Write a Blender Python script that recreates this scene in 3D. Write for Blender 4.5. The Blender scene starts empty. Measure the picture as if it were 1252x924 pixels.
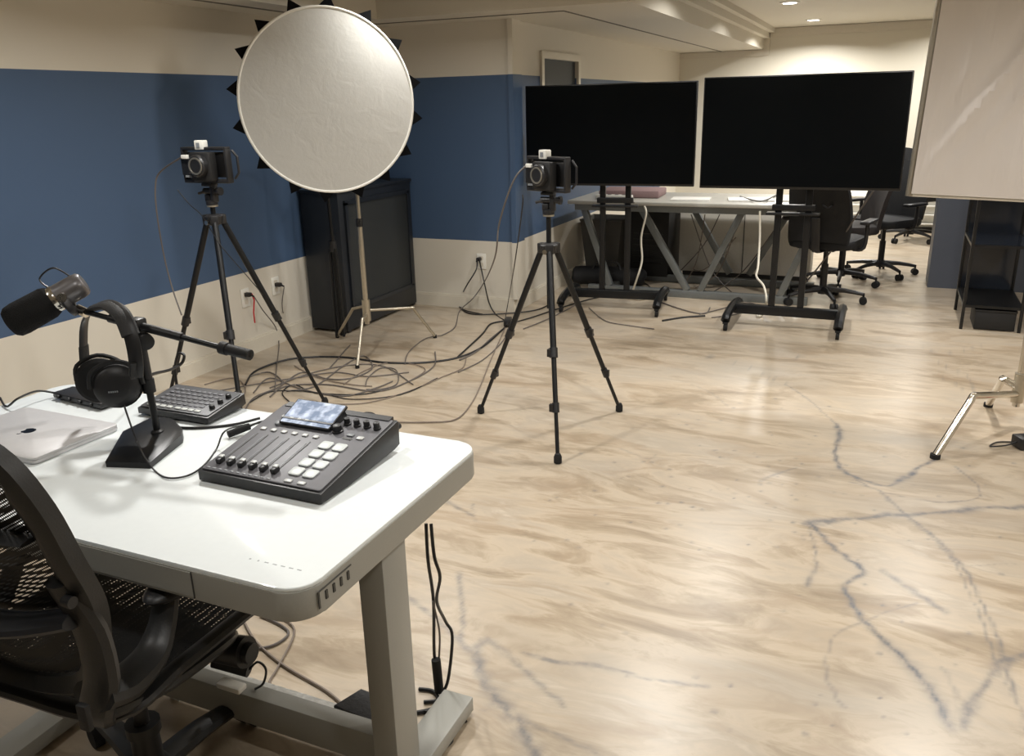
import bpy, bmesh, math, random
import numpy as np
from mathutils import Vector, Matrix, Euler
random.seed(7)
PI = math.pi
C = bpy.context.scene.collection
V = Vector

# ------------------------------------------------------------------ camera solve (world: X along back wall, Y into room, Z up)
F = 1020.0; PX, PY = 626.0, 462.0; H = 1.5
_y = np.array([1095-PX, 118-PY, F]); _y /= np.linalg.norm(_y)
_z = -np.array([697-PX, 3619-PY, F]); _z = _z - _y*(_z@_y); _z /= np.linalg.norm(_z)
_x = np.cross(_y, _z)
RC = np.stack([_x, _y, _z])
def _ray(px, py): return RC @ np.array([px-PX, py-PY, F])
def G(px, py, z=0.0):
    d = _ray(px, py); t = (z-H)/d[2]; return V((d[0]*t, d[1]*t, z))
def GY(px, py, y):
    d = _ray(px, py); t = y/d[1]; return V((d[0]*t, y, H+d[2]*t))
def GX(px, py, x):
    d = _ray(px, py); t = x/d[0]; return V((x, d[1]*t, H+d[2]*t))

# ------------------------------------------------------------------ materials
def srgb(r, g, b):
    f = lambda c: (c/255/12.92) if c/255 <= .04045 else ((c/255+.055)/1.055)**2.4
    return (f(r), f(g), f(b), 1)
def mat(name, col, rough=.5, metal=0.0, bump=0.0, scale=60, var=0.0, spec=.5, emit=None, coat=0.0, stretch=(1, 1, 1), alpha=1.0):
    m = bpy.data.materials.new(name); m.use_nodes = True
    nt = m.node_tree; b = nt.nodes['Principled BSDF']
    b.inputs['Base Color'].default_value = col
    b.inputs['Roughness'].default_value = rough
    b.inputs['Metallic'].default_value = metal
    b.inputs['Specular IOR Level'].default_value = spec
    b.inputs['Coat Weight'].default_value = coat
    b.inputs['Coat Roughness'].default_value = .06
    tc = nt.nodes.new('ShaderNodeTexCoord'); mp = nt.nodes.new('ShaderNodeMapping')
    mp.inputs['Scale'].default_value = stretch
    nt.links.new(tc.outputs['Object'], mp.inputs[0])
    n = nt.nodes.new('ShaderNodeTexNoise'); n.inputs['Scale'].default_value = scale; n.inputs['Detail'].default_value = 4
    nt.links.new(mp.outputs[0], n.inputs['Vector'])
    v = var if var > 0 else .04
    r = nt.nodes.new('ShaderNodeValToRGB')
    r.color_ramp.elements[0].position = .3; r.color_ramp.elements[1].position = .7
    r.color_ramp.elements[0].color = tuple(c*(1-v) for c in col[:3])+(1,)
    r.color_ramp.elements[1].color = tuple(min(1, c*(1+v)) for c in col[:3])+(1,)
    nt.links.new(n.outputs['Fac'], r.inputs[0]); nt.links.new(r.outputs[0], b.inputs['Base Color'])
    if bump > 0:
        bp = nt.nodes.new('ShaderNodeBump'); bp.inputs['Strength'].default_value = bump; bp.inputs['Distance'].default_value = .01
        nt.links.new(n.outputs['Fac'], bp.inputs['Height']); nt.links.new(bp.outputs[0], b.inputs['Normal'])
    if emit:
        b.inputs['Emission Color'].default_value = emit[0]; b.inputs['Emission Strength'].default_value = emit[1]
    return m

def wall_material():
    m = bpy.data.materials.new('painted_wall'); m.use_nodes = True; nt = m.node_tree; b = nt.nodes['Principled BSDF']
    g = nt.nodes.new('ShaderNodeNewGeometry'); s = nt.nodes.new('ShaderNodeSeparateXYZ')
    nt.links.new(g.outputs['Position'], s.inputs[0])
    a = nt.nodes.new('ShaderNodeMath'); a.operation = 'GREATER_THAN'; a.inputs[1].default_value = .53
    c = nt.nodes.new('ShaderNodeMath'); c.operation = 'LESS_THAN'; c.inputs[1].default_value = 1.71
    mu = nt.nodes.new('ShaderNodeMath'); mu.operation = 'MULTIPLY'
    nt.links.new(s.outputs['Z'], a.inputs[0]); nt.links.new(s.outputs['Z'], c.inputs[0])
    nt.links.new(a.outputs[0], mu.inputs[0]); nt.links.new(c.outputs[0], mu.inputs[1])
    n = nt.nodes.new('ShaderNodeTexNoise'); n.inputs['Scale'].default_value = 120; n.inputs['Detail'].default_value = 3
    nt.links.new(g.outputs['Position'], n.inputs['Vector'])
    mx = nt.nodes.new('ShaderNodeMix'); mx.data_type = 'RGBA'
    mx.inputs['A'].default_value = CREAM; mx.inputs['B'].default_value = BLUE
    nt.links.new(mu.outputs[0], mx.inputs['Factor']); nt.links.new(mx.outputs['Result'], b.inputs['Base Color'])
    bp = nt.nodes.new('ShaderNodeBump'); bp.inputs['Strength'].default_value = .08; bp.inputs['Distance'].default_value = .002
    nt.links.new(n.outputs['Fac'], bp.inputs['Height']); nt.links.new(bp.outputs[0], b.inputs['Normal'])
    b.inputs['Roughness'].default_value = .55
    return m
CREAM = srgb(212, 206, 193); BLUE = srgb(66, 88, 118)

def floor_material():
    m = bpy.data.materials.new('marbled_epoxy_floor'); m.use_nodes = True; nt = m.node_tree; b = nt.nodes['Principled BSDF']
    L = nt.links.new; N = nt.nodes.new
    g = N('ShaderNodeNewGeometry')
    mp = N('ShaderNodeMapping'); mp.inputs['Rotation'].default_value = (0, 0, .42); mp.inputs['Scale'].default_value = (.75, 2.2, 1)
    L(g.outputs['Position'], mp.inputs[0])
    w = N('ShaderNodeTexNoise'); w.inputs['Scale'].default_value = 1.3; w.inputs['Detail'].default_value = 3
    L(mp.outputs[0], w.inputs['Vector'])
    sc = N('ShaderNodeVectorMath'); sc.operation = 'SCALE'; sc.inputs['Scale'].default_value = 1.0
    L(w.outputs['Color'], sc.inputs[0])
    ad = N('ShaderNodeVectorMath'); ad.operation = 'ADD'; L(mp.outputs[0], ad.inputs[0]); L(sc.outputs[0], ad.inputs[1])
    n1 = N('ShaderNodeTexNoise'); n1.inputs['Scale'].default_value = 2.5; n1.inputs['Detail'].default_value = 6; n1.inputs['Roughness'].default_value = .64; n1.inputs['Distortion'].default_value = .15
    L(ad.outputs[0], n1.inputs['Vector'])
    r = N('ShaderNodeValToRGB'); cr = r.color_ramp
    cr.elements[0].position = .30; cr.elements[0].color = srgb(142, 126, 105)
    cr.elements[1].position = .72; cr.elements[1].color = srgb(196, 184, 166)
    e = cr.elements.new(.42); e.color = srgb(166, 150, 128)
    e = cr.elements.new(.50); e.color = srgb(187, 172, 151)
    e = cr.elements.new(.60); e.color = srgb(176, 163, 145)
    L(n1.outputs['Fac'], r.inputs[0])
    # thin feathery streaks
    n2 = N('ShaderNodeTexNoise'); n2.inputs['Scale'].default_value = 4.0; n2.inputs['Detail'].default_value = 5; n2.inputs['Distortion'].default_value = .7
    L(ad.outputs[0], n2.inputs['Vector'])
    r2 = N('ShaderNodeValToRGB'); r2.color_ramp.elements[0].position = .50; r2.color_ramp.elements[0].color = (0, 0, 0, 1)
    r2.color_ramp.elements[1].position = .66; r2.color_ramp.elements[1].color = (.55, .55, .55, 1)
    L(n2.outputs['Fac'], r2.inputs[0])
    m2 = N('ShaderNodeMix'); m2.data_type = 'RGBA'; m2.inputs['B'].default_value = srgb(156, 136, 112)
    L(r2.outputs[0], m2.inputs['Factor']); L(r.outputs[0], m2.inputs['A'])
    # cool grey clouds
    n3 = N('ShaderNodeTexNoise'); n3.inputs['Scale'].default_value = .9; n3.inputs['Detail'].default_value = 3
    L(mp.outputs[0], n3.inputs['Vector'])
    r3 = N('ShaderNodeValToRGB'); r3.color_ramp.elements[0].position = .5; r3.color_ramp.elements[0].color = (0, 0, 0, 1)
    r3.color_ramp.elements[1].position = .75; r3.color_ramp.elements[1].color = (.5, .5, .5, 1)
    L(n3.outputs['Fac'], r3.inputs[0])
    m3 = N('ShaderNodeMix'); m3.data_type = 'RGBA'; m3.inputs['B'].default_value = srgb(158, 151, 140)
    L(r3.outputs[0], m3.inputs['Factor']); L(m2.outputs['Result'], m3.inputs['A'])
    # blue-grey pigment veins (surface attribute on the floor mesh), broken up by noise
    at = N('ShaderNodeAttribute'); at.attribute_name = 'vein'
    n4 = N('ShaderNodeTexNoise'); n4.inputs['Scale'].default_value = 28; n4.inputs['Detail'].default_value = 4
    L(g.outputs['Position'], n4.inputs['Vector'])
    mr = N('ShaderNodeMapRange'); mr.inputs['From Min'].default_value = .3; mr.inputs['From Max'].default_value = .6
    mr.inputs['To Min'].default_value = .35; mr.inputs['To Max'].default_value = 1
    L(n4.outputs['Fac'], mr.inputs['Value'])
    mm = N('ShaderNodeMath'); mm.operation = 'MULTIPLY'; L(at.outputs['Fac'], mm.inputs[0]); L(mr.outputs[0], mm.inputs[1])
    m4 = N('ShaderNodeMix'); m4.data_type = 'RGBA'; m4.inputs['B'].default_value = srgb(84, 89, 98)
    L(mm.outputs[0], m4.inputs['Factor']); L(m3.outputs['Result'], m4.inputs['A'])
    L(m4.outputs['Result'], b.inputs['Base Color'])
    b.inputs['Roughness'].default_value = .27; b.inputs['Coat Weight'].default_value = .3; b.inputs['Coat Roughness'].default_value = .28
    b.inputs['Specular IOR Level'].default_value = .5
    bp = N('ShaderNodeBump'); bp.inputs['Strength'].default_value = .12; bp.inputs['Distance'].default_value = .004
    L(n1.outputs['Fac'], bp.inputs['Height']); L(bp.outputs[0], b.inputs['Normal'])
    rr = N('ShaderNodeMapRange'); rr.inputs['To Min'].default_value = .24; rr.inputs['To Max'].default_value = .42
    L(n2.outputs['Fac'], rr.inputs['Value']); L(rr.outputs[0], b.inputs['Roughness'])
    return m

def mesh_fabric(name, col, cell=.006, hole=.5):
    m = bpy.data.materials.new(name); m.use_nodes = True; nt = m.node_tree; b = nt.nodes['Principled BSDF']
    L = nt.links.new; N = nt.nodes.new
    tc = N('ShaderNodeTexCoord'); mp = N('ShaderNodeMapping'); mp.inputs['Scale'].default_value = (1/cell, 1/cell, 1/cell)
    mp.inputs['Rotation'].default_value = (0, .5, 0)
    L(tc.outputs['Object'], mp.inputs[0])
    ck = N('ShaderNodeTexVoronoi'); ck.voronoi_dimensions = '3D'; ck.inputs['Scale'].default_value = 1; ck.inputs['Randomness'].default_value = 0
    L(mp.outputs[0], ck.inputs['Vector'])
    gt = N('ShaderNodeMath'); gt.operation = 'GREATER_THAN'; gt.inputs[1].default_value = hole
    L(ck.outputs['Distance'], gt.inputs[0]); L(gt.outputs[0], b.inputs['Alpha'])
    b.inputs['Base Color'].default_value = col; b.inputs['Roughness'].default_value = .6
    return m

M = {}
M['wall'] = wall_material(); M['floor'] = floor_material()
M['cream'] = mat('cream_paint', CREAM, .5, bump=.03, scale=150, var=.02)
M['ceiling'] = mat('ceiling_paint', srgb(206, 200, 186), .6, bump=.04, scale=120, var=.02)
M['trim'] = mat('trim_paint', srgb(212, 205, 190), .35, var=.02)
M['joint'] = mat('shadow_gap_grey', srgb(110, 106, 98), .8)
M['farpaint'] = mat('far_wall_paint', srgb(216, 210, 194), .5, bump=.03, scale=140, var=.02)
M['pillarpaint'] = mat('slate_blue_paint', srgb(74, 79, 90), .5, bump=.03, scale=140)
M['black'] = mat('black_plastic', srgb(30, 30, 32), .42, var=.1)
M['black2'] = mat('matt_black_plastic', srgb(22, 22, 23), .62, bump=.1, scale=300, var=.15)
M['blackmetal'] = mat('black_powder_coat', srgb(24, 25, 27), .35, metal=.3, bump=.03, scale=400)
M['rubber'] = mat('black_rubber', srgb(16, 16, 17), .8, bump=.1, scale=200)
M['tabcloth'] = mat('black_tab_cloth', srgb(8, 8, 9), .9, spec=.1)
M['foam'] = mat('dark_foam', srgb(34, 34, 34), .95, bump=.6, scale=500, var=.3, spec=.2)
M['chrome'] = mat('chrome', srgb(205, 200, 190), .18, metal=1)
M['satin'] = mat('satin_nickel_tube', srgb(190, 182, 166), .35, metal=.9)
M['alu'] = mat('silver_aluminium', srgb(204, 203, 204), .42, metal=.35, var=.02)
M['logo'] = mat('dark_mirror_inlay', srgb(25, 25, 28), .15, metal=.6)
M['glasstop'] = mat('white_glass_top', srgb(236, 242, 243), .55, var=.01, coat=.7)
M['deskgrey'] = mat('desk_frame_paint', srgb(154, 153, 146), .38, bump=.03, scale=300, var=.02)
M['slot'] = mat('port_black', srgb(60, 60, 58), .5)
M['printgrey'] = mat('grey_print', srgb(150, 154, 156), .4)
M['tv'] = mat('black_glossy_screen', srgb(6, 9, 12), .3, var=.02, spec=.12)
M['bezel'] = mat('black_bezel', srgb(12, 12, 13), .35)
M['white'] = mat('white_plastic', srgb(228, 226, 218), .45, var=.02)
M['cablewhite'] = mat('white_cable_sheath', srgb(214, 208, 192), .5)
M['cablegrey'] = mat('grey_cable_sheath', srgb(96, 90, 86), .5)
M['cableblack'] = mat('black_cable_sheath', srgb(26, 25, 26), .45)
M['cablebrown'] = mat('taupe_cable_sheath', srgb(120, 108, 98), .5)
M['red'] = mat('red_ribbon', srgb(196, 36, 44), .6)
M['tablegrey'] = mat('grey_steel_tube', srgb(118, 122, 122), .4, metal=.4, var=.04)
M['tabletop'] = mat('pale_grey_laminate', srgb(188, 186, 178), .35, var=.03)
M['panelwhite'] = mat('off_white_panel', srgb(222, 218, 208), .5, var=.03)
M['cabinet'] = mat('black_cabinet_lacquer', srgb(32, 36, 42), .38, bump=.03, scale=200)
M['cabinetmesh'] = mat('charcoal_grille', srgb(40, 44, 46), .55, bump=.4, scale=900, var=.2)
M['bin'] = mat('grey_felt', srgb(84, 82, 78), .9, bump=.2, scale=300)
M['mauve'] = mat('mauve_cloth', srgb(150, 124, 124), .8, bump=.2, scale=60)
M['paper'] = mat('white_paper', srgb(236, 234, 228), .6)
M['shelfglass'] = mat('smoked_glass_shelf', srgb(34, 40, 50), .12)
M['chairfab'] = mat('black_upholstery', srgb(20, 21, 24), .75, bump=.2, scale=200)
M['brownfab'] = mat('dark_brown_upholstery', srgb(28, 22, 22), .7, bump=.2, scale=200)
M['chairframe'] = mat('graphite_nylon', srgb(34, 34, 34), .4, bump=.05, scale=300, var=.1)
M['chairmesh'] = mesh_fabric('black_chair_mesh', srgb(26, 26, 26), .0052, .34)
M['chairmesh2'] = mesh_fabric('dense_black_chair_mesh', srgb(24, 24, 24), .0075, .20)
M['mixer'] = mat('mixer_grey_top', srgb(108, 108, 113), .45, metal=0, var=.04)
M['mixer2'] = mat('small_mixer_top', srgb(86, 87, 90), .45, metal=.2, bump=.1, scale=300, var=.2)
M['pad'] = mat('white_pad', srgb(214, 220, 220), .35)
M['button'] = mat('pale_button', srgb(196, 198, 196), .35)
M['led'] = mat('led_strip_grey', srgb(130, 134, 138), .4)
M['gunmetal'] = mat('gunmetal_mic_body', srgb(122, 120, 122), .35, metal=.7)
M['plasticwrap'] = mat('white_plastic_tray', srgb(220, 220, 216), .25, bump=.5, scale=40, var=.1)
M['greybox'] = mat('dark_grey_paper_box', srgb(58, 58, 60), .7, bump=.3, scale=80)
M['lampglow'] = mat('lamp_lens', (1, 1, 1, 1), .3, emit=((1, .95, .86, 1), 9.0))
M['windowpane'] = mat('smoky_window_glass', srgb(66, 70, 74), .5, spec=.2)
M['lens'] = mat('dark_lens_glass', srgb(40, 24, 22), .05, coat=1)

def silk():
    m = bpy.data.materials.new('white_diffusion_silk'); m.use_nodes = True; nt = m.node_tree; b = nt.nodes['Principled BSDF']
    L = nt.links.new; N = nt.nodes.new
    b.inputs['Base Color'].default_value = srgb(194, 193, 188); b.inputs['Roughness'].default_value = .45; b.inputs['Sheen Weight'].default_value = .3
    tc = N('ShaderNodeTexCoord')
    n = N('ShaderNodeTexNoise'); n.inputs['Scale'].default_value = 9; n.inputs['Detail'].default_value = 6; n.inputs['Distortion'].default_value = .9
    L(tc.outputs['Object'], n.inputs['Vector'])
    n2 = N('ShaderNodeTexNoise'); n2.inputs['Scale'].default_value = 60; n2.inputs['Detail'].default_value = 3
    L(tc.outputs['Object'], n2.inputs['Vector'])
    a = N('ShaderNodeMath'); a.operation = 'MULTIPLY_ADD'; a.inputs[1].default_value = .22; L(n2.outputs['Fac'], a.inputs[0]); L(n.outputs['Fac'], a.inputs[2])
    bp = N('ShaderNodeBump'); bp.inputs['Strength'].default_value = .24; bp.inputs['Distance'].default_value = .01
    L(a.outputs[0], bp.inputs['Height']); L(bp.outputs[0], b.inputs['Normal'])
    return m
M['silk'] = silk()
def drape():
    m = bpy.data.materials.new('white_backdrop_cloth'); m.use_nodes = True; nt = m.node_tree; b = nt.nodes['Principled BSDF']
    L = nt.links.new; N = nt.nodes.new
    b.inputs['Base Color'].default_value = srgb(220, 213, 207); b.inputs['Roughness'].default_value = .55
    tc = N('ShaderNodeTexCoord'); mp = N('ShaderNodeMapping'); mp.inputs['Rotation'].default_value = (0, .62, 0); mp.inputs['Scale'].default_value = (7, 1, 1.3)
    L(tc.outputs['Object'], mp.inputs[0])
    n = N('ShaderNodeTexNoise'); n.inputs['Scale'].default_value = 1.3; n.inputs['Detail'].default_value = 3; n.inputs['Distortion'].default_value = .5
    L(mp.outputs[0], n.inputs['Vector'])
    bp = N('ShaderNodeBump'); bp.inputs['Strength'].default_value = .55; bp.inputs['Distance'].default_value = .03
    L(n.outputs['Fac'], bp.inputs['Height']); L(bp.outputs[0], b.inputs['Normal'])
    return m
M['drape'] = drape()

# ------------------------------------------------------------------ mesh builder
def frame_from(d, up=V((0, 0, 1))):
    d = d.normalized()
    if abs(d.dot(up)) > .98: up = V((1, 0, 0))
    a = up.cross(d).normalized(); b = d.cross(a).normalized()
    return a, b
def smoothpath(pts, n=6, closed=False):
    pts = [V(p) for p in pts]
    if len(pts) < 3: return pts
    out = []; N = len(pts)
    rng = N if closed else N-1
    for i in range(rng):
        if closed: p0, p1, p2, p3 = pts[(i-1) % N], pts[i], pts[(i+1) % N], pts[(i+2) % N]
        else: p0, p1, p2, p3 = pts[max(i-1, 0)], pts[i], pts[i+1], pts[min(i+2, N-1)]
        for k in range(n):
            t = k/n
            out.append(.5*((2*p1)+(-p0+p2)*t+(2*p0-5*p1+4*p2-p3)*t*t+(-p0+3*p1-3*p2+p3)*t**3))
    if not closed: out.append(pts[-1])
    return out
class MB:
    def __init__(s): s.bm = bmesh.new()
    def face(s, vs):
        try: return s.bm.faces.new(vs)
        except ValueError: return None
    def box(s, c, d, rz=0, bevel=0, rot=None, seg=2):
        R = rot if rot is not None else Matrix.Rotation(rz, 3, 'Z')
        vs = []
        for x in (-.5, .5):
            for y in (-.5, .5):
                for z in (-.5, .5):
                    vs.append(s.bm.verts.new(V(c)+R @ V((x*d[0], y*d[1], z*d[2]))))
        fs = [s.face([vs[i] for i in q]) for q in ((0, 1, 3, 2), (4, 6, 7, 5), (0, 4, 5, 1), (2, 3, 7, 6), (0, 2, 6, 4), (1, 5, 7, 3))]
        if bevel > 0:
            es = set(e for f in fs for e in f.edges)
            bmesh.ops.bevel(s.bm, geom=list(es), offset=bevel, segments=seg, affect='EDGES', profile=.5)
        return s
    def cyl(s, p0, p1, r0, r1=None, n=14, cap=True):
        p0, p1 = V(p0), V(p1); r1 = r0 if r1 is None else r1
        a, b = frame_from(p1-p0); A = []; B = []
        for i in range(n):
            t = 2*PI*i/n; u = a*math.cos(t)+b*math.sin(t)
            A.append(s.bm.verts.new(p0+u*r0)); B.append(s.bm.verts.new(p1+u*r1))
        for i in range(n): s.face([A[i], A[(i+1) % n], B[(i+1) % n], B[i]])
        if cap: s.face(A[::-1]); s.face(B)
        return s
    def lathe(s, o, axis, prof, n=28):
        # prof: list of (distance along axis, radius)
        o = V(o); ax = V(axis).normalized(); a, b = frame_from(ax); rings = []
        for h, r in prof:
            if r <= 1e-6: rings.append([s.bm.verts.new(o+ax*h)])
            else: rings.append([s.bm.verts.new(o+ax*h+(a*math.cos(2*PI*i/n)+b*math.sin(2*PI*i/n))*r) for i in range(n)])
        for R0, R1 in zip(rings, rings[1:]):
            for i in range(n):
                j = (i+1) % n
                if len(R0) == 1 and len(R1) == 1: continue
                if len(R0) == 1: s.face([R0[0], R1[j], R1[i]])
                elif len(R1) == 1: s.face([R0[i], R0[j], R1[0]])
                else: s.face([R0[i], R0[j], R1[j], R1[i]])
        if len(rings[0]) > 1: s.face(rings[0][::-1])
        if len(rings[-1]) > 1: s.face(rings[-1])
        return s
    def tube(s, pts, r, n=8, smooth=0, closed=False, flat=None, up=V((0, 0, 1))):
        pts = smoothpath(pts, smooth, closed) if smooth else [V(p) for p in pts]
        N = len(pts); rr = r if hasattr(r, '__len__') else None
        rings = []; pa = None
        for i, p in enumerate(pts):
            if closed: d = pts[(i+1) % N]-pts[i-1]
            else: d = pts[min(i+1, N-1)]-pts[max(i-1, 0)]
            if d.length < 1e-7: d = V((0, 0, 1))
            d.normalize()
            if pa is None: a, b = frame_from(d, up)
            else:
                a = pa-d*pa.dot(d)
                if a.length < 1e-4: a, _ = frame_from(d, up)
                a.normalize(); b = d.cross(a).normalized()
            pa = a
            if rr: t = i/(N-1)*(len(rr)-1); k = min(int(t), len(rr)-2); R = rr[k]*(1-(t-k))+rr[k+1]*(t-k)
            else: R = r
            fa = flat or (1, 1)
            rings.append([s.bm.verts.new(p+a*math.cos(2*PI*q/n)*R*fa[0]+b*math.sin(2*PI*q/n)*R*fa[1]) for q in range(n)])
        for i in range(N if closed else N-1):
            A, B = rings[i], rings[(i+1) % N]
            for q in range(n): s.face([A[q], A[(q+1) % n], B[(q+1) % n], B[q]])
        if not closed: s.face(rings[0][::-1]); s.face(rings[-1])
        return s
    def prism(s, poly, h, mtx=None, bevel=0, seg=2):
        # poly in local XY, extruded along local Z from 0 to h, placed by mtx
        mtx = mtx or Matrix.Identity(4)
        A = [s.bm.verts.new(mtx @ V((x, y, 0))) for x, y in poly]; B = [s.bm.verts.new(mtx @ V((x, y, h))) for x, y in poly]
        n = len(poly); f0 = s.face(A[::-1]); f1 = s.face(B)
        fs = [s.face([A[i], A[(i+1) % n], B[(i+1) % n], B[i]]) for i in range(n)]
        if bevel > 0:
            es = list(f1.edges)+list(f0.edges)
            bmesh.ops.bevel(s.bm, geom=es, offset=bevel, segments=seg, affect='EDGES', profile=.5)
        return s
    def sphere(s, c, r, sc=(1, 1, 1), n=16, rot=None):
        m = Matrix.Translation(V(c)) @ (rot.to_4x4() if rot else Matrix.Identity(4)) @ Matrix.Diagonal((r*sc[0], r*sc[1], r*sc[2], 1))
        bmesh.ops.create_uvsphere(s.bm, u_segments=n, v_segments=max(6, n//2), radius=1, matrix=m)
        return s
    def quad(s, a, b, c, d):
        s.face([s.bm.verts.new(V(p)) for p in (a, b, c, d)]); return s
    def build(s, name, m, parent=None, world=False, smooth=True, angle=.6):
        bm = s.bm
        if world and parent is not None:
            mi = parent_world(parent).inverted()
            bm.transform(mi)
        bmesh.ops.recalc_face_normals(bm, faces=bm.faces)
        me = bpy.data.meshes.new(name); 
        if smooth:
            for f in bm.faces: f.smooth = True
            for e in bm.edges:
                if len(e.link_faces) == 2 and e.calc_face_angle(0) > angle: e.smooth = False
        bm.to_mesh(me); bm.free(); me.materials.append(m)
        o = bpy.data.objects.new(name, me); C.objects.link(o)
        if parent is not None: o.parent = parent
        return o
def parent_world(p):
    m = p.matrix_basis.copy()
    q = p.parent
    while q is not None: m = q.matrix_basis @ m; q = q.parent
    return m
def thing(name, label, cat, loc=(0, 0, 0), rz=0, group=None):
    o = bpy.data.objects.new(name, None); C.objects.link(o); o.empty_display_size = .1
    o.location = loc; o.rotation_euler = (0, 0, rz); o['label'] = label; o['category'] = cat
    if group: o['group'] = group
    return o
def tag(o, label, cat, group=None, kind=None):
    o['label'] = label; o['category'] = cat
    if group: o['group'] = group
    if kind: o['kind'] = kind
    return o
def struct(o): o['kind'] = 'structure'; return o
def dup(root, loc, rz, label):
    def cp(o, p):
        c = o.copy(); C.objects.link(c)
        if p is not None: c.parent = p
        for ch in list(o.children): cp(ch, c)
        return c
    r = cp(root, None); r.location = loc; r.rotation_euler = (0, 0, rz); r['label'] = label
    return r
def rrect(w, d, r, n=6, cx=0, cy=0):
    out = []
    for sx, sy, a0 in ((1, 1, 0), (-1, 1, PI/2), (-1, -1, PI), (1, -1, 1.5*PI)):
        for i in range(n+1):
            a = a0+PI/2*i/n; out.append((cx+sx*(w/2-r)+r*math.cos(a), cy+sy*(d/2-r)+r*math.sin(a)))
    return out
def Rz(a): return Matrix.Rotation(a, 3, 'Z')

# ================================================================== ROOM
XL, YB, XJ, YF, ZC, ZS = -3.677, 5.713, -2.5, 11.0, 2.30, 2.07
XR, YN = 3.2, -2.2
# ---- floor with pigment veins
def veins():
    S = []   # (polyline px, half width m, strength)
    S += [([(828,430),(870,436),(911,448),(950,465),(981,483),(1022,518)], .006, .55)]
    S += [([(1022,518),(1028,532),(1020,551),(1031,574),(1060,588),(1087,593),(1112,580),(1140,562)], .011, .95)]
    S += [([(1031,574),(1066,597),(1105,607),(1150,613),(1185,612),(1197,603),(1190,588),(1168,570)], .005, .6)]
    S += [([(985,640),(1020,636),(1052,633),(1100,629),(1146,627),(1200,621),(1252,620)], .016, .75)]
    S += [([(993,640),(1017,668),(1040,686),(1055,698),(1040,710),(1033,721),(1058,762),(1085,788),(1111,812),(1140,846),(1158,886)], .010, .95)]
    S += [([(1085,788),(1111,812),(1140,846),(1158,886)], .020, .5)]
    S += [([(988,636),(996,665),(997,690),(987,715)], .006, .6)]
    S += [([(1178,889),(1187,862),(1205,838),(1223,812),(1252,798)], .013, .7)]
    S += [([(1075,600),(1105,627),(1145,660),(1181,698),(1205,745),(1223,792),(1240,840),(1252,892)], .006, .65)]
    S += [([(1105,630),(1146,664),(1175,700),(1217,804),(1249,870)], .004, .5)]
    S += [([(1078,698),(1120,724),(1158,748)], .010, .6)]
    S += [([(1122,736),(1085,748),(1052,762),(1025,775),(1014,790),(1008,815),(1016,840),(1030,865)], .004, .45)]
    S += [([(640,797),(690,808),(746,818),(800,830),(862,839)], .006, .6)]
    S += [([(583,798),(592,830),(604,849),(618,868),(632,883),(642,900),(655,930)], .014, .75)]
    S += [([(604,849),(632,883),(650,930)], .028, .45)]
    S += [([(498,728),(531,754),(550,772),(567,787),(583,800)], .010, .6)]
    S += [([(561,700),(566,741),(564,778)], .007, .6)]
    S += [([(583,792),(595,783),(612,795),(635,815),(690,864)], .010, .5)]
    S += [([(647,800),(665,805),(700,812)], .008, .6)]
    S += [([(540,609),(560,620),(580,630)], .010, .6), ([(578,616),(581,636)], .006, .4)]
    S += [([(640,880),(700,905),(760,940)], .008, .5)]
    S += [([(1146,442),(1165,452),(1185,462),(1190,480)], .006, .45), ([(1128,457),(1160,465),(1180,478)], .005, .35)]
    S += [([(1128,425),(1150,432),(1180,428),(1205,420)], .007, .35)]
    S += [([(930,588),(952,578),(975,572)], .006, .5), ([(1040,590),(1070,598),(1085,612)], .005, .5)]
    S += [([(760,548),(790,560),(803,556)], .006, .35), ([(845,470),(870,480),(890,497)], .005, .3)]
    S += [([(700,390),(780,410),(850,418)], .006, .25), ([(590,870),(640,868)], .004, .3)]
    S += [([(1151,815),(1170,845),(1175,880)], .005, .35), ([(1185,690),(1252,690)], .003, .3)]
    return S
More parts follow.
